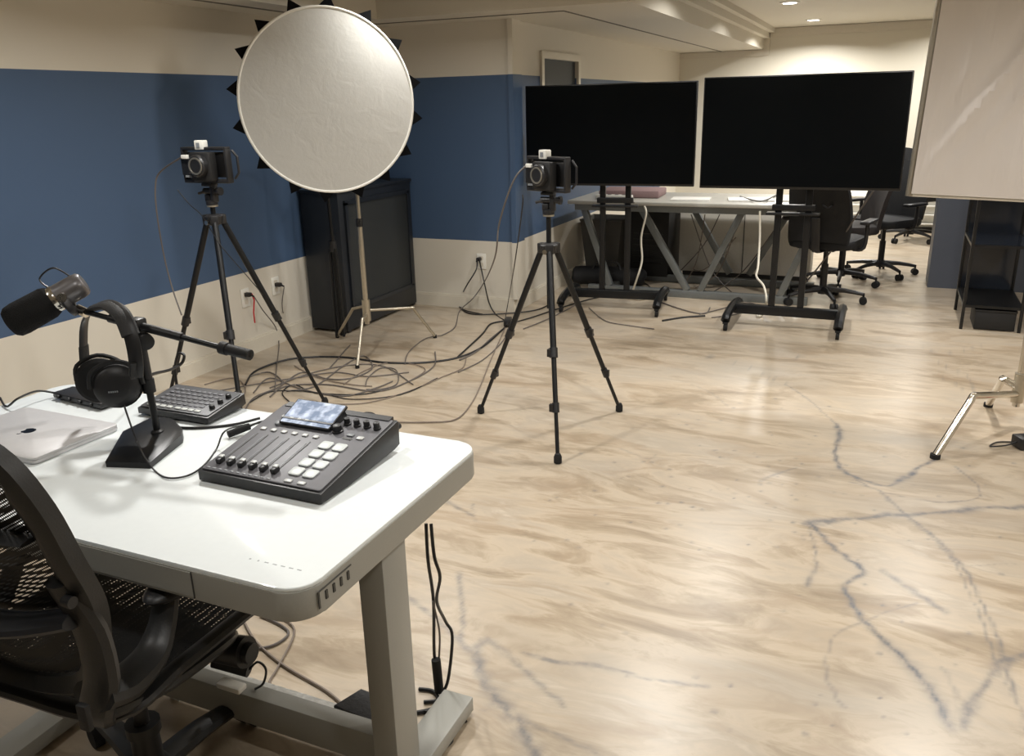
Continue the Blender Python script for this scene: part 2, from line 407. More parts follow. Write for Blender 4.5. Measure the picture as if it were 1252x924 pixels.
def build_floor():
    xs = np.concatenate([[XL-.15], np.arange(XL+.1, -1.7, .08), np.arange(-1.7, 1.35, .009), np.arange(1.4, XR+.15, .15)])
    ys = np.concatenate([np.arange(YN-.1, .9, .15), np.arange(.9, 4.6, .009), np.arange(4.6, YF+3.3, .08)])
    X, Y = np.meshgrid(xs, ys); nx, ny = len(xs), len(ys)
    A = np.zeros(X.size); x = X.ravel(); y = Y.ravel()
    rs = np.random.RandomState(3)
    wob = lambda p, q: np.sin(p*31+q*17)*.004+np.sin(p*83-q*57)*.0025
    for pl, w, st in veins():
        P = smoothpath([G(a, b) for a, b in pl], 5)
        d2 = np.full(x.shape, 1e9)
        lo = np.array([min(p.x for p in P), min(p.y for p in P)])-.15; hi = np.array([max(p.x for p in P), max(p.y for p in P)])+.15
        idx = np.where((x > lo[0]) & (x < hi[0]) & (y > lo[1]) & (y < hi[1]))[0]
        xx = x[idx]+wob(x[idx], y[idx]); yy = y[idx]+wob(y[idx], x[idx]); dd = np.full(idx.shape, 1e9)
        for p, q in zip(P, P[1:]):
            vx, vy = q.x-p.x, q.y-p.y; L2 = vx*vx+vy*vy+1e-12
            t = np.clip(((xx-p.x)*vx+(yy-p.y)*vy)/L2, 0, 1)
            dd = np.minimum(dd, np.hypot(xx-p.x-t*vx, yy-p.y-t*vy))
        ww = w*(.55+.6*np.sin(xx*9+yy*7)**2+.35*np.sin(xx*41-yy*29)**2)
        A[idx] = np.maximum(A[idx], st*np.exp(-(dd/ww)**2))
    # scattered pigment specks
    for _ in range(170):
        px = rs.uniform(640, 1240); py = rs.uniform(430, 900)
        if rs.rand() < .5: px = rs.normal(930, 90); py = rs.normal(580, 45)
        p = G(px, py); r = rs.uniform(.004, .009)
        idx = np.where((abs(x-p.x) < .04) & (abs(y-p.y) < .04))[0]
        A[idx] = np.maximum(A[idx], rs.uniform(.4, .9)*np.exp(-(((x[idx]-p.x)**2+(y[idx]-p.y)**2)/r**2)))
    me = bpy.data.meshes.new('floor')
    co = np.stack([x, y, np.zeros_like(x)], 1)
    i = np.arange(nx-1)[None, :]+np.arange(ny-1)[:, None]*nx; i = i.ravel()
    F4 = np.stack([i, i+1, i+1+nx, i+nx], 1)
    me.vertices.add(len(co)); me.vertices.foreach_set('co', co.ravel())
    me.loops.add(F4.size); me.loops.foreach_set('vertex_index', F4.ravel())
    me.polygons.add(len(F4)); me.polygons.foreach_set('loop_start', np.arange(0, F4.size, 4))
    me.update(calc_edges=True)
    at = me.attributes.new('vein', 'FLOAT', 'POINT'); at.data.foreach_set('value', A)
    me.materials.append(M['floor'])
    o = bpy.data.objects.new('floor', me); C.objects.link(o); struct(o)
build_floor()
def slab(name, lo, hi, m):
    lo, hi = V(lo), V(hi); return struct(MB().box((lo+hi)/2, hi-lo).build(name, m, smooth=False))
slab('wall_left', (XL-.12, YN, 0), (XL, YB+.12, ZC), M['wall'])
slab('wall_back', (XL, YB, 0), (XJ, YB+.12, ZC), M['wall'])
# inner wall running away from the camera, with a window opening
wy0, wy1, wz0, wz1 = 6.33, 7.12, .98, 1.84
b = MB()
for lo, hi in (((XJ-.12, YB+.12, 0), (XJ, wy0, ZC)), ((XJ-.12, wy1, 0), (XJ, YF, ZC)), ((XJ-.12, wy0, 0), (XJ, wy1, wz0)), ((XJ-.12, wy0, wz1), (XJ, wy1, ZC))):
    lo, hi = V(lo), V(hi); b.box((lo+hi)/2, hi-lo)
struct(b.build('wall_inner', M['wall'], smooth=False))
w = struct(MB().box((XJ-.025, (wy0+wy1)/2, (wz0+wz1)/2), (.02, wy1-wy0, wz1-wz0)).build('window_1', M['windowpane'], smooth=False))
b = MB(); t = .05
b.box((XJ+.005, wy0-t/2, (wz0+wz1)/2), (.03, t, wz1-wz0+2*t)); b.box((XJ+.005, wy1+t/2, (wz0+wz1)/2), (.03, t, wz1-wz0+2*t))
b.box((XJ+.005, (wy0+wy1)/2, wz1+t/2), (.03, wy1-wy0, t)); b.box((XJ+.005, (wy0+wy1)/2, wz0-t/2), (.05, wy1-wy0, t))
b.build('window_frame', M['trim'], w, smooth=False)
slab('wall_far', (XJ-.12, YF, 0), (XR+.1, YF+.12, ZC), M['farpaint'])
slab('wall_right', (XR, YN, 0), (XR+.12, YF, ZC), M['cream'])
slab('wall_behind', (XL-.12, YN-.12, 0), (XR+.12, YN, ZC), M['cream'])
slab('ceiling', (XL-.12, YN-.12, ZC), (XR+.12, YF+.12, ZC+.1), M['ceiling'])
# dropped soffit round the left and back walls
poly = [(XL, YN), (-3.24, YN), (-3.24, 5.2), (-1.5, 5.2), (-1.5, YF), (XJ, YF), (XJ, YB), (XL, YB)]
struct(MB().prism(poly, ZC-ZS-.001, Matrix.Translation((0, 0, ZS))).build('trim_1', M['ceiling'], smooth=False))
b = MB()
b.box((-1.47, (5.2+YF)/2, 2.245), (.06, YF-5.2, .11)); b.box((-1.44, (5.2+YF)/2, 2.275), (.12, YF-5.2, .05))
struct(b.build('trim_2', M['ceiling'], smooth=False))
b = MB()
b.box((-2.72, 5.45, ZS-.002), (1.45, .012, .006)); b.box((-2.0, (5.45+YF)/2, ZS-.002), (.012, YF-5.45, .006)); b.box((-3.44, (YN+5.45)/2, ZS-.002), (.012, 5.45-YN, .006))
struct(b.build('trim_3', M['joint'], smooth=False))
# crown band on the far wall following the soffit step
b = MB()
b.box((-2.0, YF-.012, ZS-.04), (1.0, .024, .07)); b.box((-1.47, YF-.012, 2.13), (.07, .024, .25)); b.box((.85, YF-.012, ZC-.05), (4.7, .024, .09))
struct(b.build('trim_4', M['trim'], smooth=False))
slab('trim_5', (XJ-.001, YB-.03, .10), (XJ+.035, YB+.13, ZS), M['wall'])   # corner pilaster
def baseboard(name, p, q, nrm):
    p, q, nrm = V(p), V(q), V(nrm); d = q-p; L = d.length; a = math.atan2(d.y, d.x)
    b = MB(); c = (p+q)/2
    b.box(c+nrm*.008+V((0, 0, .045)), (L, .016, .09), a); b.box(c+nrm*.005+V((0, 0, .096)), (L, .01, .012), a)
    struct(b.build(name, M['trim'], smooth=False))
baseboard('baseboard_left', (XL, YN, 0), (XL, YB, 0), (1, 0, 0))
baseboard('baseboard_back', (XL, YB, 0), (XJ, YB, 0), (0, -1, 0))
baseboard('baseboard_inner', (XJ, YB, 0), (XJ, YF, 0), (1, 0, 0))
baseboard('baseboard_far', (XJ, YF, 0), (XR, YF, 0), (0, -1, 0))
baseboard('baseboard_right', (XR, YN, 0), (XR, YF, 0), (-1, 0, 0))
slab('pillar', (.402, 7.56, 0), (1.5, 7.95, ZC), M['pillarpaint']).name = 'wall_pillar'

# ---- ceiling downlights
def downlight(x, y, label, power):
    t = thing('ceiling_downlight', label, 'ceiling light', (x, y, ZC), group='recessed ceiling downlights')
    MB().lathe((0, 0, -.006), (0, 0, 1), [(0, .06), (0, .085), (.006, .085)]).build('trim_ring', M['white'], t)
    MB().lathe((0, 0, -.009), (0, 0, 1), [(0, .0), (0, .056), (.003, .058)]).build('lens', M['lampglow'], t)
    l = bpy.data.lights.new('downlight_beam', 'AREA'); l.shape = 'DISK'; l.size = .13; l.energy = power; l.color = (1, .98, .94); l.spread = 2.7
    o = bpy.data.objects.new('downlight_beam', l); C.objects.link(o); o.parent = t; o.location = (0, 0, -.014)
LT = [(.75, 2.7, 'added unseen downlight between the camera and the hanging cloth panel, brightening the cloth', 16),  # first lamp is added, no fitting known there; it brightens the cloth panel
      (-.93, 8.24, 'recessed ceiling downlight nearer the camera, above the meeting of the two screens', 20),
      (-.89, 10.15, 'recessed ceiling downlight further back, washing the far white wall', 62),
      (-.95, 6.1, 'recessed ceiling downlight out of view above the dark screens', 20), (-.98, 4.3, 'recessed ceiling downlight out of view above the middle tripod', 22),
      (-2.48, 4.32, 'recessed ceiling downlight out of view near the round reflector', 13), (-2.3, 2.4, 'recessed ceiling downlight out of view above the back of the desk', 30),
      (-.95, 2.3, 'recessed ceiling downlight out of view above open floor', 18), (-.9, .3, 'recessed ceiling downlight out of view behind the desk chair', 6),
      (-2.4, .3, 'recessed ceiling downlight out of view left of the desk chair', 6), (.5, 1.0, 'recessed ceiling downlight out of view beside the camera', 12),
      (.5, 4.3, 'recessed ceiling downlight out of view above the hanging cloth panel', 22), (.47, 6.2, 'recessed ceiling downlight hidden behind the cloth panel near the shelf', 20),
      (.5, 8.7, 'recessed ceiling downlight hidden behind the cloth panel past the pillar', 20), (.45, 10.3, 'recessed ceiling downlight hidden behind the cloth panel by the far wall', 20),
      (2.0, 2.6, 'recessed ceiling downlight out of view on the right of the room', 22), (2.0, 5.2, 'recessed ceiling downlight out of view right of the shelf', 20)]
for a in LT: downlight(*a)

# ---- wall outlets
def outlet(loc, rz, label):
    t = thing('wall_outlet', label, 'outlet', loc, rz, 'wall outlets')
    MB().box((0, -.004, 0), (.075, .008, .118), bevel=.003).build('faceplate', M['white'], t)
    b = MB()
    for z in (-.025, .025): b.prism(rrect(.034, .03, .008), .002, Matrix.Translation((0, -.008, z)) @ Matrix.Rotation(PI/2, 4, 'X'))
    b.build('socket', M['trim'], t)
    return t
outlet((XL, 4.10, .372), PI/2, 'white wall outlet on the left wall with a red ribbon hanging from its plug')
outlet((XL, 4.40, .39), PI/2, 'white wall outlet on the left wall close to the black cabinet')
outlet((-2.77, YB, .375), 0, 'white wall outlet on the back wall between cabinet and corner')
def plug(loc, d, label):
    t = thing('power_plug', label, 'plug', loc)
    d = V(d); MB().box((0, 0, 0), (.03+abs(d.x)*.015, .03+abs(d.y)*.015, .026), bevel=.006).build('plug_body', M['cableblack'], t)
    MB().cyl(d*.02, d*.045+V((0, 0, -.01)), .007, .005).build('strain_relief', M['cableblack'], t)
    return t
plug((XL+.03, 4.10, .395), (1, 0, 0), 'small black plug in the left wall outlet holding the red ribbon')
plug((XL+.03, 4.40, .40), (1, 0, 0), 'small black plug in the outlet beside the black cabinet')
plug((-2.78, YB-.03, .395), (0, -1, 0), 'wide black plug in the back wall outlet')
p0 = V((XL+.055, 4.105, .40))
b = MB(); pts = [p0, p0+V((.005, .01, -.04)), p0+V((0, -.004, -.12)), p0+V((-.004, .0, -.19))]
for i in range(3): 
    a_, b_ = pts[i], pts[i+1]; n_ = V((0, .007, 0)); k = V((.0015, 0, 0))
    b.tube([a_, b_], .006, 6, flat=(.2, 1))
tag(b.build('red_ribbon', M['red']), 'red ribbon dangling from the plug on the left wall', 'ribbon')

# ================================================================== BLACK CABINET in the corner
def cabinet():
    x0, x1, y0, y1, z1 = XL+.02, -3.35, 4.73, 5.69, .985
    t = thing('corner_cabinet', 'tall-sided black cabinet with recessed grille door standing in the room corner behind the reflector', 'cabinet', ((x0+x1)/2, (y0+y1)/2, 0))
    b = MB(); b.box(((x0+x1)/2, (y0+y1)/2, (z1+.02)/2), (x1-x0, y1-y0, z1-.02), bevel=.004); b.box(((x0+x1)/2, (y0+y1)/2, z1-.008), (x1-x0+.02, y1-y0+.02, .022), bevel=.004)
    b.build('body', M['cabinet'], t, world=True)
    b = MB(); d0, d1, zb, zt, e = y0+.06, y1-.05, .17, .90, .03; X = x1+.008
    b.box((X, (d0+d1)/2, zb), (.018, d1-d0, e)); b.box((X, (d0+d1)/2, zt), (.018, d1-d0, e)); b.box((X, d0+e/2, (zb+zt)/2), (.018, e, zt-zb)); b.box((X, d1-e/2, (zb+zt)/2), (.018, e, zt-zb))
    dr = b.build('door', M['cabinet'], t, world=True, smooth=False)
    MB().box((x1+.003, (d0+d1)/2, (zb+zt)/2), (.006, d1-d0-.05, zt-zb-.02)).build('grille', M['cabinetmesh'], dr, world=True, smooth=False)
    b = MB()
    for yy in (y0+.03, y1-.03): b.box((x1-.02, yy, .49), (.03, .035, .97), bevel=.003)
    b.build('corner_post', M['cabinet'], t, world=True)
cabinet()
# folded black stand leaning between reflector and cabinet
t = thing('folded_light_stand', 'folded dark light stand upright against the cabinet end behind the silver stand', 'stand', (-3.33, 4.62, 0))
MB().cyl((0, 0, .02), (-.02, 0, 1.35), .013).build('pole', M['blackmetal'], t)
MB().cyl((.03, -.02, .02), (.015, -.01, .62), .010).build('leg', M['blackmetal'], t); MB().cyl((-.03, -.02, .02), (-.03, -.01, .62), .010).build('leg', M['blackmetal'], t)
MB().cyl((0, .035, .02), (-.008, .02, .62), .010).build('leg', M['blackmetal'], t)
MB().cyl((-.01, 0, .60), (-.012, 0, .67), .026).build('collar', M['black'], t)

# ================================================================== REFLECTOR + STAND
def cstand(t, hub, feet, elbows, top, r=.0125, m=M['satin'], hubm=M['satin']):
    hub = V(hub)
    for k, (f, e) in enumerate(zip(feet, elbows)):
        f, e = V(f), V(e); s_ = hub+V((0, 0, .0+.03*k-.03))
        l = MB().tube([s_, s_.lerp(e, .85), e, e.lerp(f, .12), f+V((0, 0, .012))], r, 12, smooth=4).build('leg', m, t, world=True)
        MB().cyl(f, f+V((0, 0, .02)), r*1.3).build('foot_cap', M['rubber'], l, world=True)
    MB().cyl(hub+V((0, 0, -.07)), hub+V((0, 0, .07)), .026, n=20).build('leg_collar', hubm, t, world=True)
    b = MB(); b.cyl(hub+V((0, 0, -.09)), (hub.x, hub.y, hub.z+(top-hub.z)*.5), .0165); b.build('lower_tube', m, t, world=True)
    b = MB(); b.cyl((hub.x, hub.y, hub.z+(top-hub.z)*.48), (hub.x, hub.y, top), .0125); b.build('riser', m, t, world=True)
    b = MB(); zz = hub.z+(top-hub.z)*.5; b.cyl((hub.x, hub.y, zz-.03), (hub.x, hub.y, zz+.02), .022); b.tube([(hub.x, hub.y, zz), (hub.x+.03, hub.y-.03, zz)], .007); b.build('lock_collar', M['black'], t, world=True)
    return t
hubL = V((-2.98, 4.42, .27))
t = thing('light_stand', 'champagne silver light stand with three bent legs holding the round white reflector', 'light stand', (hubL.x, hubL.y, 0))
F1, F2, F3 = G(437, 450), G(532, 413), G(412, 410)
F3 = V((-3.37, 4.62, 0))
cstand(t, hubL, [F1, F2, F3], [V((-2.90, 4.25, .26)), V((-2.77, 4.65, .25)), V((-3.14, 4.50, .25))], 1.40, .010)
b = MB(); b.cyl((-2.98, 4.42, 1.02), (-2.98, 4.42, 1.09), .02); b.cyl((-2.98, 4.42, 1.06), (-2.95, 4.36, 1.08), .012); b.build('grip_head', M['black'], t, world=True)
def reflector():
    c = V((-2.925, 4.12, 1.545)); R = .478
    nrm = (V((0, 0, 1.5))-c); nrm.normalize(); nrm = (nrm+V((.10, 0, .04))).normalized()
    ux = V((0, 0, 1)).cross(nrm).normalized(); uy = nrm.cross(ux).normalized()
    t = thing('round_reflector', 'large round white fabric reflector disc ringed with black triangular tabs', 'reflector', c)
    def P(a, r, h=0): return ux*(math.cos(a)*r)+uy*(math.sin(a)*r*1.03)+nrm*h
    b = MB(); n = 96; rings = []
    for k, fr in enumerate((0, .15, .3, .45, .6, .75, .88, .96, 1.0)):
        if k == 0: rings.append([b.bm.verts.new(P(0, 0, .028))]); continue
        rings.append([b.bm.verts.new(P(2*PI*i/n, R*fr, .028*(1-fr**2))) for i in range(n)])
    back = [b.bm.verts.new(P(2*PI*i/n, R, -.012)) for i in range(n)]; bc = b.bm.verts.new(P(0, 0, -.014))
    for A, B in zip(rings, rings[1:]):
        for i in range(n):
            if len(A) == 1: b.face([A[0], B[i], B[(i+1) % n]])
            else: b.face([A[i], A[(i+1) % n], B[(i+1) % n], B[i]])
    for i in range(n): b.face([rings[-1][i], rings[-1][(i+1) % n], back[(i+1) % n], back[i]]); b.face([back[i], back[(i+1) % n], bc])
    b.build('fabric_disc', M['silk'], t)
    MB().tube([P(2*PI*i/n, R+.002, -.002) for i in range(n)], .008, 8, closed=True).build('rim_hoop', M['white'], t)
    tabs = [(363.5, 6), (406, 6), (453, 24), (486, 57), (510, 101), (510, 147), (496, 190), (466, 221), (427, 236), (385, 235), (346, 225), (312, 194), (290, 151), (284, 105), (294, 60), (321, 28)]
    for (px, py) in tabs:
        a = math.atan2((124-py), (px-397)); r0 = R*1.005; tip = R*1.135; sk = .05 if px < 397 else -.05
        if py > 124: sk = -sk*.3
        if py < 124: sk = sk*.6
        p = [P(a-.10, r0), P(a+.10, r0), P(a+sk, tip)]
        b = MB(); A = [b.bm.verts.new(q-nrm*.004) for q in p]; B = [b.bm.verts.new(q-nrm*.016) for q in p]
        b.face(A); b.face(B[::-1])
        for i in range(3): b.face([A[i], A[(i+1) % 3], B[(i+1) % 3], B[i]])
        b.build('tab', M['tabcloth'], t, smooth=False)
    MB().tube([P(-PI/2, R*.99, -.015), P(-PI/2, R*.5, -.05), P(PI/2, R*.5, -.05), P(PI/2, R*.99, -.015)], .008).build('support_bar', M['blackmetal'], t)
reflector()

# ================================================================== TRIPODS with phone cages
def tripod(ctr, top, feet, label, name='camera_tripod', head_z=1.16):
    ctr = V((ctr[0], ctr[1], 0)); t = thing(name, label, 'tripod', ctr, group='camera tripods')
    ap = V((ctr.x, ctr.y, top))
    for k, f in enumerate(feet):
        f = V((f[0], f[1], 0)); d = (f-ctr).normalized(); s0 = ap+d*.035+V((0, 0, -.02))
        f1 = f+V((0, 0, .02))
        L1, L2, L3 = s0.lerp(f1, .50), s0.lerp(f1, .76), f1
        leg = MB().cyl(s0, L1, .0145).build('leg', M['blackmetal'], t, world=True)
        MB().cyl(s0.lerp(f1, .48), L2, .0115).build('middle_section', M['blackmetal'], leg, world=True)
        MB().cyl(s0.lerp(f1, .74), L3, .009).build('lower_section', M['blackmetal'], leg, world=True)
        side = d.cross(V((0, 0, 1)))
        for q, rr in ((.5, .019), (.76, .016)):
            m_ = s0.lerp(f1, q); ax = (f1-s0).normalized()
            MB().cyl(m_-ax*.022, m_+ax*.022, rr).box(m_+side*.018, (.018, .018, .034)).build('flip_lock', M['black'], leg, world=True)
        MB().lathe(f, (0, 0, 1), [(0, .012), (.004, .018), (.03, .018), (.045, .012)]).build('foot_pad', M['rubber'], leg, world=True)
    b = MB(); b.lathe(ap+V((0, 0, -.05)), (0, 0, 1), [(0, .015), (.01, .036), (.045, .042), (.055, .022)])
    for f in feet:
        d = (V((f[0], f[1], 0))-ctr).normalized(); b.box(ap+d*.035+V((0, 0, -.02)), (.036, .036, .045), math.atan2(d.y, d.x), bevel=.005)
    b.build('crown', M['black'], t, world=True)
    MB().cyl(ap+V((.0, -.045, -.03)), ap+V((0, -.055, -.03)), .011).build('badge', M['chrome'], t, world=True)
    MB().cyl((ctr.x, ctr.y, top-.30), (ctr.x, ctr.y, head_z-.10), .0115).build('centre_column', M['blackmetal'], t, world=True)
    b = MB(); h = V((ctr.x, ctr.y, head_z-.10))
    b.lathe(h, (0, 0, 1), [(0, .018), (.004, .027), (.02, .027), (.024, .018)])
    b.box(h+V((.02, 0, .055)), (.022, .034, .08), bevel=.004); b.cyl(h+V((-.035, 0, .065)), h+V((.05, 0, .065)), .015)
    b.box(h+V((-.012, 0, .035)), (.03, .03, .03), bevel=.004); b.cyl(h+V((.05, 0, .065)), h+V((.062, 0, .065)), .019); b.cyl(h+V((0, 0, .07)), h+V((-.055, -.02, .055)), .006)
    b.box(h+V((0, 0, .095)), (.06, .045, .014), bevel=.003)
    b.build('tilt_head', M['black'], t, world=True)
    MB().lathe(h+V((0, 0, -.006)), (0, 0, 1), [(0, .026), (.008, .026)]).build('head_ring', M['satin'], t, world=True)
    return h+V((0, 0, .102))
def phone_rig(base, rz, label, sc_=1.4, w=.175, hh=.098):
    t = thing('phone_camera_rig', label, 'camera rig', base, rz, 'phone camera rigs')
    b = MB(); e = .009; zc = .006+hh/2
    b.box((0, 0, .006), (w, .026, .012), bevel=.003); b.box((0, 0, hh+.006), (w, .026, .010), bevel=.003)
    for s in (-1, 1): b.box((s*(w/2-.004), 0, zc), (e, .026, hh), bevel=.003)
    for s in (-1, 1): b.tube([(s*(w/2+.002), .015, .012), (s*(w/2+.016), .02, .03), (s*(w/2+.016), .02, hh-.02), (s*(w/2+.002), .015, hh)], .004, 6)
    b.build('cage', M['black'], t)
    MB().box((0, .004, zc), (w-.02, .011, hh-.022), bevel=.004).build('phone', M['bezel'], t)
    MB().box((.008, -.025, zc-.004), (.082, .034, .088), bevel=.008).build('lens_adapter', M['black2'], t)
    MB().box((-.058, -.018, zc-.002), (.042, .016, .056), bevel=.003).build('battery_pack', M['black'], t)
    l = MB().lathe((.010, -.042, zc), (0, -1, 0), [(0, .033), (.016, .033), (.02, .029)]).build('lens_barrel', M['black'], t)
    MB().lathe((.010, -.061, zc), (0, -1, 0), [(0, .026), (0.001, .0262), (.003, .0255), (.003, .021), (.0005, .0205)]).build('lens_ring', M['satin'], l)
    MB().lathe((.010, -.058, zc), (0, -1, 0), [(0, .020), (.002, .016), (.003, 0)]).build('lens_glass', M['lens'], l)
    t.scale = (sc_, sc_, sc_)
    MB().box((-.052, -.032, zc+.026), (.026, .012, .012), bevel=.002).build('cable_connector', M['white'], t)
    rx = MB().box((-.008, -.006, hh+.017), (.032, .026, .028), bevel=.003).build('wireless_receiver', M['white'], t)
    MB().box((-.008, -.0205, hh+.017), (.012, .002, .014)).build('receiver_display', M['led'], rx, smooth=False)
    b = MB(); b.box((-.045, -.030, .022), (.03, .006, .006)); b.build('side_rail', M['led'], t)
    return t
cL = (-2.87, 3.06); fL = [(-2.62, 3.43), (-2.56, 2.74), (-3.31, 3.00)]
hL = tripod(cL, 1.045, fL, 'black tripod on the left standing behind the desk', head_z=1.19)
rigL = phone_rig(hL, .02, 'black caged phone camera on the tripod in front of the blue wall', 1.48)
cR = (-1.375, 3.54); fR = [(-1.786, 3.613), (-1.129, 3.879), (-1.195, 3.162)]
hR = tripod(cR, .90, fR, 'black tripod in the middle of the floor in front of the dark screens', head_z=1.13)
rigR = phone_rig(hR, -.42, 'black caged phone camera on the middle tripod, turned left in front of the dark screen')

# ================================================================== TV SCREENS ON ROLLING STANDS
def tv(cx, cy, cz, rz, label):
    t = thing('flat_screen', label, 'television', (cx, cy, cz), rz, 'large flat screens on rolling stands')
    w, h = 1.235, .70
    MB().box((0, .018, 0), (w, .036, h), bevel=.004).build('bezel', M['bezel'], t)
    MB().box((0, -.001, .004), (w-.016, .002, h-.024)).build('screen_panel', M['tv'], t, smooth=False)
    MB().box((0, .055, -.02), (w*.6, .045, h*.6), bevel=.01).build('rear_housing', M['black2'], t)
    return t
def tvstand(cx, cy, rz, label, dx=-.05):
    t = thing('rolling_screen_stand', label, 'stand', (cx, cy, 0), rz, 'rolling screen stands')
    hw = .36
    MB().box((0, 0, .105), (2*hw, .05, .065), bevel=.004).build('base_beam', M['blackmetal'], t)
    for s in (-1, 1):
        f = MB().tube([(s*hw, -.27, .075), (s*hw, -.22, .10), (s*hw, 0, .115), (s*hw, .24, .10), (s*hw, .32, .075)], .034, 8, smooth=3, flat=(.9, .9)).build('foot', M['blackmetal'], t)
        for yy in (-.25, .30):
            c = MB().cyl((s*hw-.011, yy, .028), (s*hw+.011, yy, .028), .028, n=18).box((s*hw, yy, .058), (.034, .05, .014)).build('caster', M['rubber'], f)
        MB().box((s*.095+dx, 0, .68), (.042, .032, 1.12), bevel=.003).build('post', M['blackmetal'], t)
    MB().box((dx, -.01, .815), (.27, .05, .038), bevel=.003).build('shelf_rail', M['blackmetal'], t)
    MB().box((dx, -.02, .775), (.34, .08, .014), bevel=.003).build('shelf_plate', M['blackmetal'], t)
    b = MB()
    for z in (1.12, 1.38): b.box((dx, -.03, z), (.46, .028, .05))
    for s in (-1, 1): b.box((dx+s*.2, -.045, 1.25), (.03, .02, .42))
    b.build('mount_bracket', M['blackmetal'], t)
tv(-.530, 5.76, 1.295, 0, 'right-hand large black flat screen, nearer the hanging cloth panel')
tv(-1.845, 5.93, 1.283, .06, 'left-hand large black flat screen, partly behind the middle tripod')
tvstand(-.545, 5.905, 0, 'black rolling stand with casters under the right-hand screen', 0)
tvstand(-1.83, 6.09, .12, 'black rolling stand with casters under the left-hand screen', 0)

# ================================================================== GREY WORK TABLE behind the screens
t = thing('work_table', 'long pale table on slanted grey steel tube legs behind the screens', 'table', (-1.35, 6.9, 0))
MB().box((-1.33, 6.88, .745), (2.05, .78, .028), bevel=.003).build('tabletop', M['tabletop'], t, world=True)
b = MB(); b.box((-1.33, 6.55, .705), (1.95, .05, .05)); b.box((-1.33, 7.2, .705), (1.95, .05, .05)); b.build('apron_rail', M['tablegrey'], t, world=True, smooth=False)
def bar(p, q, s_=.05):
    p, q = V(p), V(q); d = q-p; rot = d.to_track_quat('Z', 'Y').to_matrix()
    return MB().box((p+q)/2, (s_, s_, d.length), rot=rot, bevel=.003)
for p, q in (((-1.763, 6.6, .69), (-1.374, 6.6, .06)), ((-.98, 6.6, .69), (-1.27, 6.6, .06)), ((-1.50, 7.18, .69), (-1.14, 7.18, .10)), ((-.66, 7.18, .69), (-.98, 7.18, .10)), ((-.42, 6.6, .69), (-.66, 6.6, .06)), ((-2.25, 6.6, .69), (-2.02, 6.6, .06))):
    bar(p, q).build('slanted_leg', M['tablegrey'], t, world=True)
for y in (6.6, 7.18): MB().box((-1.33, y, .03), (1.75, .055, .06), bevel=.003).build('floor_rail', M['tablegrey'], t, world=True)
for x in (-2.02, -.66): MB().box((x, 6.89, .03), (.05, .56, .05), bevel=.003).build('floor_rail', M['tablegrey'], t, world=True)

t = thing('storage_cabinet', 'off-white low cabinet seen through the slanted table legs', 'cabinet', (-1.05, 7.65, 0))
MB().box((-1.08, 7.62, .36), (1.12, .34, .62), bevel=.004).build('body', M['panelwhite'], t, world=True)
MB().box((-1.08, 7.64, .03), (1.06, .30, .05)).build('plinth', M['slot'], t, world=True, smooth=False)
MB().box((-1.08, 7.447, .36), (.006, .004, .6)).build('door_gap', M['slot'], t, world=True, smooth=False)
t = thing('black_case', 'plain black case under the left end of the pale table', 'casing', (-1.83, 7.4, 0))  # plain black box filling a dark area under the table, not identified
MB().box((-1.85, 7.4, .35), (.36, .5, .62), bevel=.006).build('case', M['black2'], t, world=True)
b = MB()
for k in range(6): b.box((-1.85, 7.148, .16+k*.05), (.26, .006, .012))
b.build('front_bars', M['bezel'], t, world=True, smooth=False)
for s in (-1, 1): MB().box((-1.85+s*.14, 7.4, .02), (.05, .44, .04)).build('foot', M['rubber'], t, world=True, smooth=False)
# grey tapered bin and black bag by the inner wall
t = thing('storage_bin', 'grey tapered fabric bin against the wall left of the pale table', 'bin', (-2.27, 7.3, 0))
b = MB(); 
A = [b.bm.verts.new((x*.135, y*.15, .0)) for x, y in ((-1, -1), (1, -1), (1, 1), (-1, 1))]; B = [b.bm.verts.new((x*.19, y*.19, .52)) for x, y in ((-1, -1), (1, -1), (1, 1), (-1, 1))]
Ci = [b.bm.verts.new((x*.18, y*.18, .52)) for x, y in ((-1, -1), (1, -1), (1, 1), (-1, 1))]; D = [b.bm.verts.new((x*.13, y*.14, .02)) for x, y in ((-1, -1), (1, -1), (1, 1), (-1, 1))]
b.face(A[::-1]); b.face(D)
for i in range(4):
    j = (i+1) % 4; b.face([A[i], A[j], B[j], B[i]]); b.face([B[i], B[j], Ci[j], Ci[i]]); b.face([Ci[i], Ci[j], D[j], D[i]])
b.build('body', M['bin'], t, smooth=False)
MB().tube([(-.19, -.19, .52), (.19, -.19, .52), (.19, .19, .52), (-.19, .19, .52)], .008, 6, closed=True).build('rim', M['bin'], t)
t = thing('equipment_bag', 'long black soft bag lying on the floor below the grey bin', 'bag', (-2.12, 6.85, 0), .15)
b = MB(); b.tube([(-.30, 0, .085), (-.28, 0, .085), (-.1, 0, .09), (.15, 0, .082), (.30, 0, .08), (.33, 0, .075)], [.02, .078, .082, .08, .072, .02], 14, smooth=3, flat=(1, .98)); b.build('body', M['chairfab'], t)
MB().tube([(-.12, -.05, .15), (-.08, -.03, .21), (.08, -.03, .21), (.12, -.05, .15)], .008, 6, smooth=4).build('handle', M['cableblack'], t)
